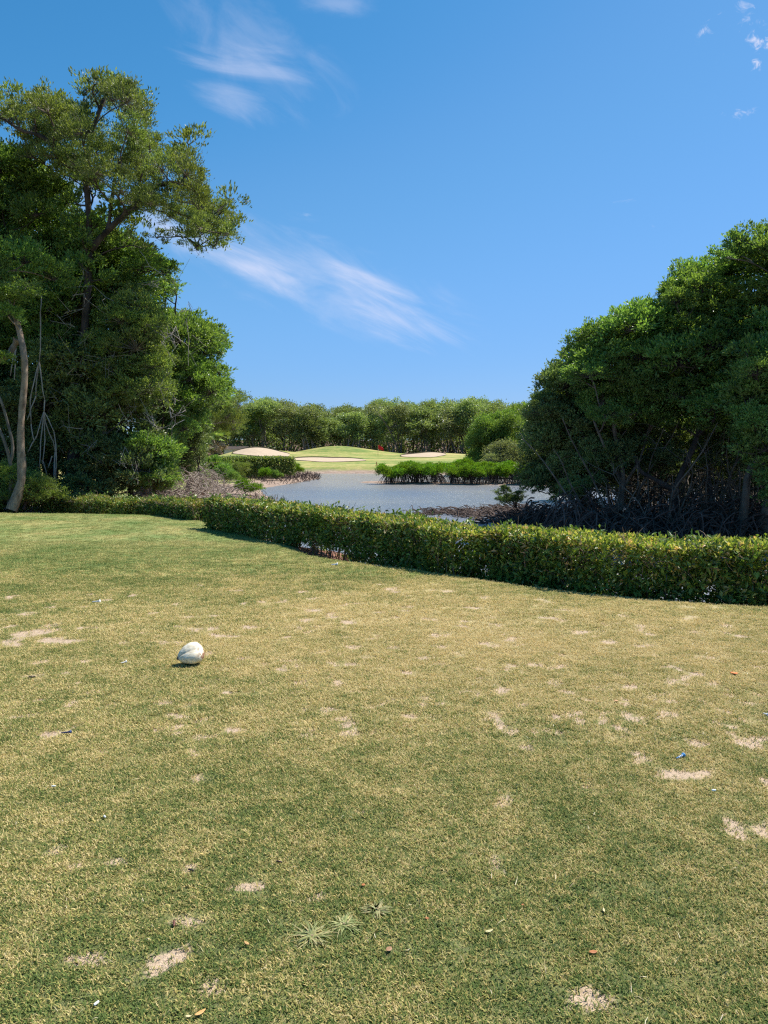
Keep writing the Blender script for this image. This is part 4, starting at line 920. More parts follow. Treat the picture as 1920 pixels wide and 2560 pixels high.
dr = unit(a1[:2] - a0[:2]); nn = np.array((-dr[1], dr[0])); cs = [a0[:2] - nn * 1.1, a1[:2] - nn * 1.1, a1[:2] + nn * 1.1, a0[:2] + nn * 1.1]
v = [(c[0], c[1], z) for z in (-0.9, z1) for c in cs]
for k in range(22):
    t = (k + 0.5) / 22; c = a0[:2] * (1 - t) + a1[:2] * t
    mb.tube(curve((c[0], c[1], -0.9), (c[0] + 0.1 * r.randn(), c[1] - 0.5, z1), r, 5, 0.08), np.linspace(0.04, 0.02, 5), 5)
mb.build('stems', M['bark_dark'], e)

# --- flag and stake -------------------------------------------------------------
fb = W(945, 1149, 106.5)
M['flagred'] = simple('red_flag_cloth', (0.62, 0.02, 0.025), 0.7, 0.2, 0.1, 8.0); M['pole'] = simple('pale_pole', (0.5, 0.36, 0.2), 0.5, 0.4)
gz = float(terr_h(fb[0:1], fb[1:2])[0]); fb[2] = gz
e = empty('golf_flag', fb); tag(e, 'red flag hanging on the thin pin of the far green', 'flag')
mb = MB(); topz = float(W(945, 1112, 106.5)[2]); mb.tube([fb, (fb[0], fb[1], topz)], 0.028, 8); mb.build('flagpole', M['pole'], e)
mb = MB(); nx_, nz_ = 9, 7
v = []
for i in range(nz_):
    for j in range(nx_):
        s_ = j / (nx_ - 1); t = i / (nz_ - 1)
        v.append((fb[0] + 0.03 + s_ * 0.72, fb[1] + 0.09 * math.sin(s_ * 9 + t), topz - 0.05 - t * 0.55 * (1 - 0.35 * s_) - 0.42 * s_ ** 1.3))
q = [(i * nx_ + j, i * nx_ + j + 1, (i + 1) * nx_ + j + 1, (i + 1) * nx_ + j) for i in range(nz_ - 1) for j in range(nx_ - 1)]
mb.add(v, q); fo = mb.build('flag_cloth', M['flagred'], e, smooth=True)
sm = fo.modifiers.new('thick', 'SOLIDIFY'); sm.thickness = 0.01
sb = W(941, 1166, 84); sb[2] = float(terr_h(sb[0:1], sb[1:2])[0])
M['stake'] = simple('red_stake', (0.30, 0.07, 0.04), 0.7, 0.2)
e = empty('marker_stake', sb); tag(e, 'short red brown hazard stake on the grass at the far shore', 'stake')
mb = MB(); mb.tube([sb, sb + (0, 0, 0.34)], 0.04, 6); mb.build('stake_post', M['stake'], e); mb = MB(); mb.tube([sb + (0, 0, 0.34), sb + (0, 0, 0.42)], [0.045, 0.02], 6); mb.build('stake_cap', M['pole'], e)
# pale utility shed glimpsed under the trees on the left
c = W(588, 1133, 116); e = empty('utility_shed', c); tag(e, 'small pale grey shed glimpsed under the trees behind the left bunker', 'shed')
def boxm(mb, x0, x1, y0, y1, z0, z1):
    v = [(x, y, z) for z in (z0, z1) for x, y in ((x0, y0), (x1, y0), (x1, y1), (x0, y1))]
    mb.add(v, [(0, 3, 2, 1), (4, 5, 6, 7), (0, 1, 5, 4), (1, 2, 6, 5), (2, 3, 7, 6), (3, 0, 4, 7)])
M['shed'] = simple('shed_paint', (0.42, 0.42, 0.40), 0.7, 0.3)
mb = MB(); boxm(mb, c[0] - 1.6, c[0] + 1.6, c[1], c[1] + 2, -0.6, 1.1); mb.build('wall', M['shed'], e)
mb = MB(); v = [(c[0] + sx * 1.8, c[1] + dy, 1.102 + dz) for sx in (-1, 1) for dy, dz in ((-0.2, 0.0), (1.0, 0.45), (2.2, 0.0))]
mb.add(v, [(0, 3, 4, 1), (1, 4, 5, 2), (0, 2, 5, 3)], [(0, 1, 2), (3, 5, 4)]); mb.build('roof', M['bark_dark'], e)
mb = MB(); boxm(mb, c[0] - 0.4, c[0] + 0.4, c[1] - 0.03, c[1] - 0.003, -0.6, 0.9); mb.build('door', M['bark_dark'], e)

# --- far wood --------------------------------------------------------------------
def far_tree_meshes(seed, H, crownR, leafkey, nsp=95, nlv=34):
    r = R0(seed); mb = MB()
    lob = [(np.array((r.randn() * crownR * 0.42, r.randn() * crownR * 0.42, H * (0.30 + 0.58 * r.rand()))), crownR * (0.42 + 0.28 * r.rand())) for _ in range(9)]
    lob.append((np.array((0, 0, H * 0.86)), crownR * 0.5))
    for c, R_ in lob:
        k = nsp // 9; d = unit(r.randn(k, 3)); d[:, 2] = abs(d[:, 2]) * 1.1 - 0.35; sp = c + d * R_ * (0.5 + 0.6 * r.rand(k, 1)) * np.array((1, 1, 0.85))
        for s_ in sp:
            nl = int(nlv * (0.5 + r.rand())); off = r.randn(nl, 3) * 0.30 * np.array((1, 1, 0.7))
            leaves(mb, s_ + off, unit(off) + r.randn(nl, 3) * 0.4 + (0, 0, 0.3), r.randn(nl, 3) * 0.5 + (0, 0, 1), 0.27 * (0.7 + 0.6 * r.rand(nl)), 0.15, 0, np.clip(r.rand(nl) * 0.7 + 0.3 * r.rand(), 0, 1))
    co = mb.build('crown', M[leafkey]); cm = co.data; bpy.data.objects.remove(co)
    mb = MB()
    for k in range(3):
        b0 = np.array((r.randn() * 0.5, r.randn() * 0.4, 0)); c, _ = lob[k]
        cv = curve(b0, c, r, 9, 0.04); mb.tube(cv, np.linspace(0.13, 0.05, 9), 5, 0, False)
        for _ in range(3):
            i = r.randint(4, 8); cc_, _ = lob[r.randint(len(lob))]; mb.tube(curve(cv[i], cc_, r, 5, 0.06), np.linspace(0.06, 0.02, 5), 4, 0, False)
    to = mb.build('trunk', M['bark_pale'] if seed % 2 else M['bark'], smooth=True); tm = to.data; bpy.data.objects.remove(to)
    return cm, tm
FT = [far_tree_meshes(400 + i, 8.5, 2.6, ['far', 'far', 'far_pale', 'far', 'mid', 'far'][i], 130, 36) for i in range(6)]
KIND = ['grey green', 'olive green', 'pale silvery', 'dark green', 'fresh green', 'soft green']
def far_tree(x, Y, k, s, label, group, rng, zsc=1.0):
    g = float(terr_h(np.array([x]), np.array([Y]))[0]); e = empty('woodland_tree', (x, Y, g - 0.05)); tag(e, label, 'tree', group)
    for nm, me_ in zip(('crown', 'trunk'), FT[k]):
        o = bpy.data.objects.new(nm, me_); o.parent = e; link(o)
    e.scale = (s, s, s * zsc); e.rotation_euler = (0, 0, rng.rand() * 6.28)
r = R0(420); kk = 0
for i in range(27):
    px = 430 + i * 36 + 8 * r.randn(); Y = 122 + 5 * r.rand() - (5 if px > 1150 else 0) ; k = r.randint(6) if not (930 < px < 1120) else [2, 0, 3, 1][i % 4]
    tops = np.interp(px, [430, 600, 700, 760, 900, 1000, 1150, 1300, 1500], [1040, 1012, 1010, 1022, 1020, 1008, 1006, 1010, 1000]) + 9 * r.randn()
    x = px2x(px, Y); H = W(px, tops + 5 + 5 * r.randn(), Y)[2] + 0.3; s = 1.0 + 0.16 * r.randn()
    far_tree(x, Y, k, s, f"{KIND[k]} tree, {ordn[i]} from the left in the front row of the far wood", 'front row of the far wood', r, H / 8.5 / s)
row = 0
for row, (Y0, n_, dy) in enumerate(((131, 26, -2), (140, 25, -6), (152, 24, -9))):
    for i in range(n_):
        px = 400 + i * (1040 / n_) + 14 * r.randn() + row * 17; Y = Y0 + 3 * r.rand(); k = [0, 3, 1, 5, 0, 2][r.randint(6)]
        tops = np.interp(px, [430, 640, 700, 760, 850, 900, 1000, 1150, 1240, 1500], [1035, 1004, 1003, 1018, 1020, 1010, 1003, 1004, 1003, 1000]) + dy * 0.4 + 6 * r.randn()
        x = px2x(px, Y); H = W(px, tops + 5 + 7 * r.randn(), Y)[2]; s = 1.15 + 0.12 * r.randn()
        far_tree(x, Y, k, s, f"{KIND[k]} treetop, {ordn[i]} from the left in the {['second', 'third', 'fourth'][row]} row of the far wood", 'trees behind the front row of the far wood', r, H / 8.5 / s)
r9 = R0(431); mb = MB()  # dark leaf clumps added to stand in for shade under the far crowns
for k_ in range(520):
    x_ = -52 + 84 * r9.rand(); Y_ = 122 + 26 * r9.rand(); z_ = float(terr_h(np.array([x_]), np.array([Y_]))[0]) + 0.3 + 3.2 * r9.rand() ** 1.3
    nl_ = 42; off_ = r9.randn(nl_, 3) * np.array((0.8, 0.6, 0.6))
    leaves(mb, np.array((x_, Y_, z_)) + off_, r9.randn(nl_, 3) + (0, 0, 0.3), r9.randn(nl_, 3) * 0.6 + (0, 0, 1), 0.42 * (0.7 + 0.6 * r9.rand(nl_)), 0.26, 0, r9.rand(nl_))
o = mb.build('undergrowth', M['mangrove_deep']); tag(o, 'dark undergrowth added to darken the foot of the far wood like shade', 'undergrowth', kind='stuff')
# wider wood outside the frame, seen only from the side
for i in range(26):
    sd_ = -1 if i < 13 else 1; Y = 95 + 40 * r.rand(); px = (-420 + 62 * i) if sd_ < 0 else (1480 + 62 * (i - 13))
    far_tree(px2x(px, Y), Y, r.randint(6), 1.1, f"{ordn[i % 13]} tree of the wood flanking the {'left' if i < 13 else 'right'} bank, beyond the view", 'trees flanking the lagoon', r, 1.05)

# --- mid distance trees right of the green ----------------------------------------
GM = 'trees on the shore right of the green'
mangrove('light green rounded tree on the far right shore behind the island', [(1172, 1110), (1180, 1075), (1215, 1045), (1262, 1035), (1300, 1060), (1310, 1120), (1290, 1165), (1200, 1165), (1172, 1150)], 72, 77, 1.3, 'mid',
         [([W(1240, 1172, 74), W(1240, 1140, 74), W(1238, 1090, 74)], 0.2, 0.08)], 501, dens=2.2, baseR=1.3, name='rounded_tree', cat='tree', limb=0.06, inset=0.55)
mangrove('sunlit yellow green tree rising behind the rounded tree near the right mangroves', [(1245, 1050), (1270, 1030), (1330, 1020), (1400, 1015), (1420, 1100), (1400, 1165), (1290, 1165), (1250, 1110)], 78, 83, 1.4, 'mid',
         [([W(1320, 1170, 80), W(1325, 1120, 80), W(1330, 1060, 80)], 0.22, 0.08)], 502, dens=2.0, baseR=1.3, name='rounded_tree', cat='tree', limb=0.06, inset=0.55)
mangrove('grey green shrubby tree low on the shore between island and right mangroves', [(1205, 1120), (1250, 1110), (1340, 1120), (1380, 1180), (1220, 1178)], 66, 69, 1.0, 'pale',
         [([W(1290, 1180, 68), W(1290, 1150, 68)], 0.12, 0.05)], 503, dens=1.6, baseR=1.3, name='shoreline_bush', cat='bush', limb=0.05, inset=0.5)

# ------------------------------------------------------------------ near hedges
ML = {}
def hedge(name, label, back_px, ztop, thick, zbase, seed, nparts, xlim=None, dens=1.0):
    r = R0(seed); zbase_taper = nparts > 0
    bk = []
    for (x, y) in back_px: bk.append(G(x, y, ztop if np.isscalar(ztop) else np.interp(x, *ztop)))
    bk = np.array(bk); s_ = np.r_[0, np.cumsum(np.linalg.norm(np.diff(bk[:, :2], axis=0), axis=1))]; Ltot = s_[-1]
    def at(s0):
        p = np.stack([np.interp(s0, s_, bk[:, k]) for k in range(3)], -1)
        e_ = 0.3; a = np.stack([np.interp(s0 + e_, s_, bk[:, k]) - np.interp(s0 - e_, s_, bk[:, k]) for k in range(2)], -1)
        a = unit(a); nr = np.stack([a[..., 1], -a[..., 0]], -1)         # toward the viewer
        return p, a, nr
    p0, _, _ = at(np.array([Ltot / 2])); root = empty(name, (float(p0[0, 0]), float(p0[0, 1]), zbase)); tag(root, label, 'hedge')
    def place(s0, t, hz):                    # t 0 back .. 1 front, hz 0 base .. 1 top
        p, a, nr = at(s0)
        bulge = 1 + 0.10 * (vnoise(s0 + seed, hz * 2, 0.7) - 0.5)
        tk_ = thick * (0.45 + 0.55 * smooth(s0, 0.0, 2.6)) if zbase_taper else thick
        xy = p[:, :2] + nr * (t * tk_ * bulge)[:, None] 
        zt = p[:, 2] + 0.10 * (vnoise(s0, t * 3 + seed, 0.8) - 0.5) + 0.07 * (vnoise(s0 * 1.7, t, 0.25) - 0.5)
        return np.c_[xy, zbase + (zt - zbase) * hz], nr
    # clipped top
    mb = MB(); n_ = int(3000 * Ltot * dens); s0 = r.rand(n_) * Ltot; t = r.rand(n_); pos, nr = place(s0, t, np.ones(n_)); pos[:, 2] -= abs(r.randn(n_)) * 0.05 - 0.01
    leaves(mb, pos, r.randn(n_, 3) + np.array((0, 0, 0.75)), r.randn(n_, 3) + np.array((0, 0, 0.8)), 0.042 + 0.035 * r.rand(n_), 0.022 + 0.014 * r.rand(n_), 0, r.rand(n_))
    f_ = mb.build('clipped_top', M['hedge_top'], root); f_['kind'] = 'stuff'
    # face and inside leaves, in tufts
    mb = MB(); nt_ = int(300 * Ltot * dens); s0 = r.rand(nt_) * Ltot
    hz = 1 - r.rand(nt_) ** 0.95 * 0.97; t = np.where(r.rand(nt_) < 0.52, 0.8 + 0.22 * r.rand(nt_), np.where(r.rand(nt_) < 0.5, 0.02 + 0.15 * r.rand(nt_), r.rand(nt_)))
    gapn = vnoise(s0, hz * 0.8, 0.35); keep = (hz > 0.5) | (gapn > 0.58) | ((s0 > Ltot * 0.42) & (r.rand(nt_) < 0.85)); s0, hz, t = s0[keep], hz[keep], t[keep]
    ne_ = int(110 * Ltot); s0 = np.r_[s0, Ltot * (0.42 + 0.58 * r.rand(ne_))]; t = np.r_[t, 0.25 + 0.35 * r.rand(ne_)]; hz = np.r_[hz, 0.75 * r.rand(ne_)]
    nu_ = int(5 * Ltot); s0 = np.r_[s0, Ltot * r.rand(nu_)]; t = np.r_[t, r.rand(nu_)]; hz = np.r_[hz, 1.0 + 0.045 * r.rand(nu_)]
    c, nr = place(s0, t, hz)
    for i in range(len(c)):
        nl = 13 + r.randint(13); o3 = np.array((nr[i, 0], nr[i, 1], 0.0)) * (1 if t[i] > 0.5 else -1)
        up = unit(o3 * 0.7 + (0, 0, 0.7) + r.randn(3) * 0.4); dd = unit(up * 0.5 + r.randn(nl, 3) * 0.75)
        big = 0.055 + 0.045 * r.rand()
        pos = c[i] + r.randn(nl, 3) * 0.045
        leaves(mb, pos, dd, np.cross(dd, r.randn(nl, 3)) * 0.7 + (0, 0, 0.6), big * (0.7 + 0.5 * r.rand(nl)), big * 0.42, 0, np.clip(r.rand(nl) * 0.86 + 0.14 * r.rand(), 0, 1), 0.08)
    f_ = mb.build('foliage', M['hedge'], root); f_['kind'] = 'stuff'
    # stems and twigs
    mb = MB(); ns = int(19 * Ltot)
    for k in range(ns):
        sa = r.rand() * Ltot; ta = 0.25 + 0.6 * r.rand(); q0, _ = place(np.array([sa]), np.array([ta]), np.array([-0.05])); q1, _ = place(np.array([sa + 0.12 * r.randn()]), np.array([np.clip(ta + 0.25 * r.randn(), 0.05, 1.0)]), np.array([0.8 + 0.17 * r.rand()]))
        rr = 0.006 + 0.013 * r.rand() ** 2; c = curve(q0[0], q1[0], r, 6, 0.06); mb.tube(c, np.linspace(rr, rr * 0.4, 6), 5, 0, False)
        for _ in range(6):
            i = r.randint(1, 6); e_ = c[i] + np.array((r.randn() * 0.13, r.randn() * 0.12, 0.05 + 0.2 * r.rand())); mb.tube(curve(c[i], e_, r, 4, 0.12), np.linspace(rr * 0.5, 0.002, 4), 3, 0, False)
    n2 = int(130 * Ltot); s0 = r.rand(n2) * Ltot; t = np.where(r.rand(n2) < .6, 0.9 + 0.15 * r.rand(n2), r.rand(n2)); p_, nr = place(s0, t, 0.55 + 0.45 * r.rand(n2) ** 0.6)
    for i in range(n2):
        e_ = p_[i] + r.randn(3) * 0.07 + (0, 0, 0.02); mb.tube([p_[i], (p_[i] + e_) / 2 + r.randn(3) * 0.012, e_], [0.004, 0.003, 0.002], 3, 0, False)
    st_ = mb.build('stems', M['twig'], root, smooth=True)
    # the largest leaves on the face, one by one
    if nparts:
        if 'leaf' not in ML:
            lm = MB(); v = [(0, 0, 0), (0.28, 0.17, 0.03), (0.62, 0.2, 0.03), (1, 0, -0.08), (0.62, -0.2, 0.03), (0.28, -0.17, 0.03), (0.3, 0, -0.02), (0.65, 0, -0.03)]
            lm.add(v, [(6, 1, 2, 7), (5, 6, 7, 4)], [(0, 1, 6), (0, 6, 5), (7, 2, 3), (7, 3, 4)], 0, 0.62); lo = lm.build('leaf', M['hedge'], smooth=True); ML['leaf'] = lo.data; bpy.data.objects.remove(lo)
        kk = 0
        while kk < nparts:
            sa = Ltot * (0.42 + 0.58 * r.rand() ** 0.7); hz0 = 0.25 + 0.72 * r.rand() ** 0.7; c, nr = place(np.array([sa]), np.array([1.03]), np.array([hz0]))
            up = unit(np.array((nr[0, 0], nr[0, 1], 0)) * 0.8 + (0, 0, 0.8) + r.randn(3) * 0.35)
            for q in range(r.randint(4, 8)):
                if kk >= nparts: break
                dvec = Vector(unit(up * 0.55 + r.randn(3) * 0.6)); o_ = bpy.data.objects.new('leaf', ML['leaf']); o_.parent = root
                o_.location = Vector(c[0] + r.randn(3) * 0.012 - np.array(root.location)); L_ = 0.075 + 0.04 * r.rand(); o_.scale = (L_, L_, L_)
                qt = dvec.to_track_quat('X', 'Z'); o_.rotation_mode = 'QUATERNION'; o_.rotation_quaternion = qt; link(o_); kk += 1
    return root
HB = [(546, 1250), (620, 1255), (700, 1261), (850, 1274), (1000, 1290), (1100, 1303), (1200, 1316), (1300, 1319), (1400, 1327), (1540, 1342), (1700, 1349), (1920, 1354), (2500, 1356)]
hedge('hedge', 'long leafy clipped hedge running from the tee shoulder to the right edge', HB, 0.52, 0.78, -0.45, 600, 300)
HL = [(-260, 1236), (0, 1236), (150, 1240), (210, 1238), (270, 1246), (330, 1250), (400, 1247), (470, 1251), (532, 1253), (556, 1255)]
hedge('hedge', 'shorter lower hedge along the back of the tee under the left trees', HL, ([-260, 400, 530], [0.2, 0.18, 0.32]), 0.8, -0.45, 610, 0)

# ------------------------------------------------------------------ things lying on the tee
def ztee(x, y): return float(tee_h(np.array([x]), np.array([y]))[0][0])
m, n, b, o = mat('coconut_husk', 0.6, 0.3)
tcn = n.n('ShaderNodeTexCoord').outputs['Object']
st = n.n('ShaderNodeMapping', {0: tcn, 'Scale': (1.2, 9.0, 9.0)}).outputs[0]
fib = n.noise(st, 9.0, 5.0, 0.65, 0.3); blot = n.noise(tcn, 16.0, 4.0, 0.65); spots = n.noise(tcn, 60.0, 2.0, 0.5)
c = n.ramp(fib, [(0.28, (0.42, 0.33, 0.22)), (0.44, (0.76, 0.66, 0.47)), (0.7, (0.86, 0.80, 0.66))])
sx = n.n('ShaderNodeSeparateXYZ', {0: tcn})
bl = n.math('MULTIPLY', n.sstep(blot, 0.52, 0.62), n.sstep(sx.outputs[0], 0.01, 0.07))
c = n.mix(bl, c, (0.26, 0.13, 0.075)); c = n.mix(n.sstep(spots, 0.70, 0.74), c, (0.10, 0.07, 0.05))
c = n.mix(n.sstep(n.math('MULTIPLY', sx.outputs[0], -1.0), 0.080, 0.1), c, (0.16, 0.11, 0.08))
seam = n.n('ShaderNodeAttribute', attribute_name='rnd').outputs['Fac']
c = n.mix(n.math('MULTIPLY', seam, 0.75), c, (0.25, 0.18, 0.12))
m.node_tree.links.new(c, b.inputs['Base Color'])
bp = n.n('ShaderNodeBump', {'Strength': 0.35, 'Distance': 0.006, 'Height': fib}); m.node_tree.links.new(bp.outputs[0], b.inputs['Normal'])
M['husk'] = m
g = G(477, 1660); cz = 0.078
e = empty('coconut', (g[0], g[1], ztee(g[0], g[1]))); tag(e, 'bleached white dry coconut lying on the turf casting a dark shadow', 'coconut')
nu, nv = 64, 40
U = np.linspace(0, 2 * math.pi, nu, endpoint=False); V = np.linspace(0, math.pi, nv)
vv = []; rn = []
for v_ in V:
    for u_ in U:
        x = -math.cos(v_); t_ = (x + 1) / 2                 # 0 pointed stem end
        prof = (t_ ** 0.72 * max(0.0, 1 - t_) ** 0.46) / 0.456
        sm_ = math.exp(-(math.sin((3 * u_ + 0.9) / 2) ** 2) * 28) * max(0.0, 1 - t_ * 1.15)
        rr_ = prof * (0.95 - 0.13 * math.cos(3 * u_ + 0.9) - 0.12 * sm_ + 0.05 * (float(vnoise(x * 6, u_ * 1.3, 1.0)) - 0.5)) + 0.008 * prof * math.sin(9 * u_ + 3 * v_)
        vv.append((0.100 * x, 0.090 * rr_ * math.cos(u_), 0.090 * rr_ * math.sin(u_)))
        rn.append(sm_)
q = [(i * nu + j, i * nu + (j + 1) % nu, (i + 1) * nu + (j + 1) % nu, (i + 1) * nu + j) for i in range(nv - 1) for j in range(nu)]
mb = MB(); mb.add(vv, [x[::-1] for x in q], None, 0, np.array(rn))
ob = mb.build('husk', M['husk'], smooth=True); ob.parent = e; ob.location = (0, 0, cz - 0.008); ob.rotation_euler = (0.5, -0.16, 0.42)
ob.scale = (1.0, 0.98, 0.88)
mb = MB(); th = np.linspace(0, 2 * math.pi, 9)[:-1]
mb.tube([(-0.092, 0, 0), (-0.099, 0, 0), (-0.103, 0.001, 0.001)], [0.012, 0.010, 0.004], 10)
cap = mb.build('stem_scar', M['bark_dark']); cap.parent = ob
# small litter
def flat_leaf(name, label, cat, px, py, L, Wd, col, ang, curl=0.25, group=None):
    g = G(px, py); z = ztee(g[0], g[1]) + 0.007
    key = 'c' + str(col)
    if key not in M: M[key] = simple('dry_' + name, col, 0.6, 0.3, 0.25, 60.0)
    nx_ = 7; v = []; 
    for i in range(nx_):
        s_ = i / (nx_ - 1); w = Wd * (math.sin(math.pi * min(1, s_ * 0.92 + 0.06)) ** 0.7); x = (s_ - 0.5) * L; zc = curl * L * (2 * s_ - 1) ** 2 * 0.5
        for t in (-0.5, 0, 0.5): v.append((x, t * w, zc + abs(t) * w * 0.5))
    q = [(i * 3 + j, i * 3 + j + 1, (i + 1) * 3 + j + 1, (i + 1) * 3 + j) for i in range(nx_ - 1) for j in range(2)]
    mb = MB(); mb.add(v, q); o = mb.build(name, M[key], smooth=True); o.location = (g[0], g[1], z); o.rotation_euler = (0.15, 0.1, ang)
    sm = o.modifiers.new('thick', 'SOLIDIFY'); sm.thickness = 0.0015
    tag(o, label, cat, group)
LG = 'bits of leaf litter on the tee'
OR = (0.36, 0.13, 0.04); BR = (0.14, 0.07, 0.04); ST = (0.62, 0.50, 0.27); TN = (0.55, 0.33, 0.13)
for a in [('dry_leaf', 'curled orange brown leaf on green turf at the lower right', 1482, 2387, 0.03, 0.014, OR, 0.3), ('dry_leaf', 'bright orange leaf at the right edge above the sandy patches', 1835, 1686, 0.055, 0.03, (0.60, 0.15, 0.02), 0.1),
          ('dry_leaf', 'small orange leaf near the left of the grass tufts', 908, 2220, 0.018, 0.012, OR, 0.9), ('dry_leaf', 'long tan leaf sliver at the bottom edge', 500, 2542, 0.038, 0.012, (0.62, 0.33, 0.12), 0.9),
          ('dry_leaf', 'short straw leaf piece left of the tan sliver at the bottom edge', 471, 2550, 0.018, 0.008, ST, 0.2), ('dry_leaf', 'yellow straw chip above the dark twig on the bare patch', 505, 2142, 0.018, 0.007, (0.66, 0.46, 0.15), -0.2),
          ('dry_leaf', 'pale tan leaf left of the grass tufts', 617, 2367, 0.022, 0.010, TN, -0.6), ('dry_leaf', 'brown curled leaf below the grass tufts', 972, 2382, 0.028, 0.018, (0.30, 0.17, 0.09), 1.0),
          ('dry_leaf', 'pale straw leaf right of the grass tufts, lying flat', 1222, 2335, 0.032, 0.010, (0.50, 0.46, 0.24), 0.5), ('dry_leaf', 'straw leaf shard standing upright right of centre', 1509, 2282, 0.03, 0.008, ST, 1.4),
          ('dry_leaf', 'rust coloured leaf left of the small blue wrapper', 1540, 1755, 0.03, 0.02, (0.45, 0.25, 0.12), 0.2), ('dry_leaf', 'yellow straw bit right of the coconut', 538, 1642, 0.035, 0.008, (0.72, 0.60, 0.25), 1.2),
          ('dry_leaf', 'small orange speck leaf right of the grass tufts', 1067, 2303, 0.014, 0.010, OR, 0.0), ('dry_leaf', 'rust speck leaf in green turf at right of centre', 1306, 2268, 0.010, 0.008, OR, 0.5)]:
    flat_leaf(*a[:2], 'leaf', *a[2:], group=LG)
def stick(name, label, cat, px, py, L, rad, col, ang, group=None, head=False):
    g = G(px, py); z = ztee(g[0], g[1]) + 0.006 + rad; key = 's' + str(col)
    if key not in M: M[key] = simple(name + '_paint', col, 0.5, 0.4, 0.12, 60.0)
    mb = MB(); d_ = np.array((math.cos(ang), math.sin(ang), 0.06)); p0 = -d_ * L / 2
    if head:
        t = np.array([0, 0.08, 0.6, 0.8, 0.93, 1.0]); rr = rad * np.array([0.2, 0.6, 0.9, 1.1, 2.3, 2.4])
    else:
        t = np.linspace(0, 1, 6); rr = rad * np.array([0.7, 1, 1.05, 1, 0.95, 0.6])
    mb.tube(p0 + d_ * L * t[:, None] + (np.zeros((6, 3)) if head else np.random.RandomState(int(px)).randn(6, 3) * L * 0.02), rr, 8)
    o = mb.build(name, M[key], smooth=True); o.location = (g[0], g[1], z); tag(o, label, cat, group); return o
TGp = 'golf tees and stubs left on the turf'
stick('golf_tee', 'bright blue golf tee with white bands among sandy patches on the right', 'golf tee', 1700, 1897, 0.062, 0.005, (0.03, 0.20, 0.45), 0.6, TGp, True)
for k in range(3):
    t = -0.012 + 0.013 * k; g = G(1700, 1897); z = ztee(g[0], g[1])
    o = stick('white_band', None, None, 1700, 1897, 0.006, 0.0058, (0.8, 0.8, 0.8), 0.6); d_ = Vector((math.cos(0.6), math.sin(0.6), 0.06))
    par = [x for x in C.objects if x.name.startswith('golf_tee')][0]; o.parent = par; o.location = d_ * t
stick('golf_tee', 'dark navy golf tee lying in green turf at the left', 'golf tee', 165, 1834, 0.055, 0.005, (0.012, 0.035, 0.13), 0.05, TGp, True)
stick('golf_tee', 'broken white golf tee near the lower left', 'golf tee', 262, 2047, 0.022, 0.004, (0.8, 0.8, 0.78), -1.0, TGp, False)
stick('golf_tee', 'white broken tee fragment lying at left above the other white one', 'golf tee', 134, 1969, 0.02, 0.004, (0.7, 0.7, 0.66), 0.0, TGp, False)
stick('golf_tee', 'white golf tee half cut by the right edge of the view', 'golf tee', 1915, 1790, 0.04, 0.006, (0.8, 0.8, 0.8), -1.2, TGp, True)
stick('golf_tee', 'white golf tee stub left of the coconut', 'golf tee', 309, 1658, 0.045, 0.005, (0.82, 0.8, 0.76), 0.7, TGp, True)
stick('golf_tee', 'long white golf tee lying beyond the coconut near the worn streaks', 'golf tee', 240, 1506, 0.085, 0.008, (0.82, 0.82, 0.8), -0.05, TGp, True)
stick('golf_tee', 'white golf tee lying in pale turf near the middle of the tee', 'golf tee', 836, 1414, 0.09, 0.010, (0.8, 0.8, 0.8), 0.0, TGp, True)
stick('golf_tee', 'tiny pale blue stub below the sandy patches on the right', 'golf tee', 1784, 1982, 0.02, 0.005, (0.65, 0.75, 0.78), 0.1, TGp, False)
stick('golf_tee', 'white tee fragment lying below the bare patches at the lower left', 'golf tee', 241, 2519, 0.018, 0.004, (0.75, 0.72, 0.68), 1.0, TGp, False)
stick('twig', 'dark twig lying on a bare patch at the lower left', 'twig', 478, 2182, 0.026, 0.004, (0.05, 0.035, 0.03), -0.4, 'dark twigs on the tee')
stick('twig', 'red brown twig standing at the left side of a bare patch', 'twig', 435, 2318, 0.034, 0.004, (0.14, 0.055, 0.035), -1.3, 'dark twigs on the tee')
stick('twig', 'dark twig in turf beneath the pale straw patch left of centre', 'twig', 698, 2161, 0.028, 0.003, (0.07, 0.04, 0.03), -0.4, 'dark twigs on the tee')
stick('twig', 'short black twig in green turf at the left, above the navy tee', 'twig', 80, 1694, 0.05, 0.005, (0.03, 0.025, 0.02), -0.1, 'dark twigs on the tee')
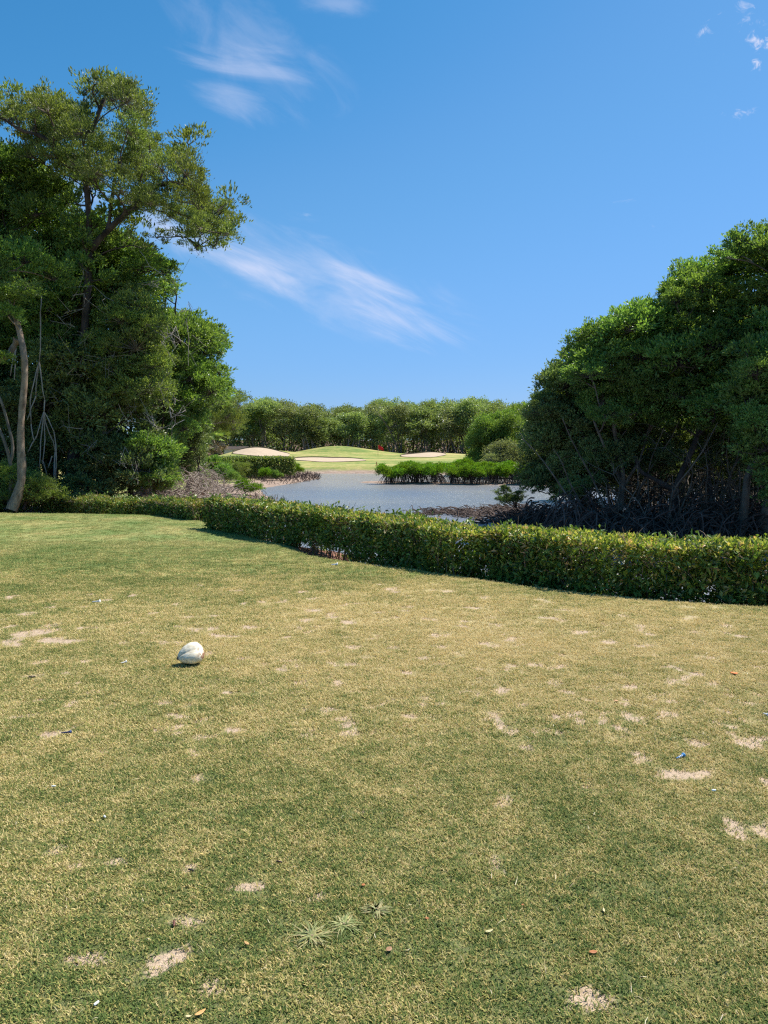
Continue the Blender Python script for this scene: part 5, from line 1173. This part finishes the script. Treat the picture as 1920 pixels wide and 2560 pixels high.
# straw litter and clippings, uncountable
mb = MB(); r = R0(700)
for k in range(1500):
    y = 1.8 + 11 * r.rand() ** 1.3; x = (r.rand() - 0.5) * (1.2 * y + 1); 
    if float(sdf(x, y, tee_poly)) > 0: continue
    a = r.rand() * 6.28; L_ = 0.012 + 0.035 * r.rand() ** 2; d_ = np.array((math.cos(a), math.sin(a), 0.25 * r.rand())); p = np.array((x, y, ztee(x, y) + 0.011)); sd_ = np.array((-d_[1], d_[0], 0.3)) * 0.0010
    md_ = p + d_ * L_ * 0.5 + np.array((0, 0, 0.004)); q_ = p + d_ * L_ + sd_ * 3 * r.randn()
    mb.add([p - sd_, p + sd_, md_ + sd_, md_ - sd_, q_ + sd_ * 0.5, q_ - sd_ * 0.5], [(0, 1, 2, 3), (3, 2, 4, 5)], None, 0, r.rand())
M['straw'] = leafmat('straw', [(0.0, (0.24, 0.17, 0.09)), (0.6, (0.42, 0.34, 0.18)), (1.0, (0.55, 0.47, 0.30))], trans=0.2)
o = mb.build('straw_clippings', M['straw']); tag(o, 'dry straw clippings scattered over the tee', 'clippings', kind='stuff')
# coarse grass tufts
def weed(px, py, R_, nb, label, seed):
    r = R0(seed); g = G(px, py); z = ztee(g[0], g[1]); e = empty('grass_tuft', (g[0], g[1], z)); tag(e, label, 'grass tuft', 'coarse grass tufts near the camera')
    mb = MB()
    for k in range(nb):
        a = r.rand() * 6.28; L_ = R_ * (0.5 + 0.7 * r.rand()); up = 0.25 + 0.6 * r.rand(); d_ = unit(np.array((math.cos(a), math.sin(a), up))); sd_ = np.array((-math.sin(a), math.cos(a), 0)) * (0.0024 + 0.002 * r.rand())
        b0 = np.array((g[0], g[1], z)) + np.array((r.randn(), r.randn(), 0)) * R_ * 0.10
        t = np.linspace(0, 1, 5)[:, None]; p = b0 + d_ * L_ * t + np.array((0, 0, -1)) * L_ * 0.45 * t ** 2; p[:, 2] = np.maximum(p[:, 2], z + 0.008)
        w = (1 - t * 0.85); v = np.stack([p - sd_ * w, p + sd_ * w], 1).reshape(-1, 3); i = np.arange(4)[:, None] * 2
        mb.add(v, i + np.array([[0, 1, 3, 2]]), None, 0, r.rand())
    mb.build('blades', M['weed'], e)
    mb = MB(); k_ = 10; mb.tube([(g[0], g[1], z - 0.005), (g[0], g[1], z + 0.012)], [R_ * 0.12, R_ * 0.05], 7); mb.build('root_crown', M['straw'], e)
M['weed'] = leafmat('coarse_blade', [(0.0, (0.17, 0.22, 0.07)), (0.5, (0.38, 0.40, 0.16)), (1.0, (0.62, 0.52, 0.26))], trans=0.3, rough=0.4)
weed(780, 2348, 0.085, 120, 'largest and nearest pale grass tuft, leftmost of the three', 1)
weed(860, 2318, 0.07, 90, 'middle grass tuft, yellowish at its centre', 2)
weed(942, 2280, 0.06, 80, 'farthest and rightmost of the three coarse grass tufts', 3)
print('scattered', len(pts))
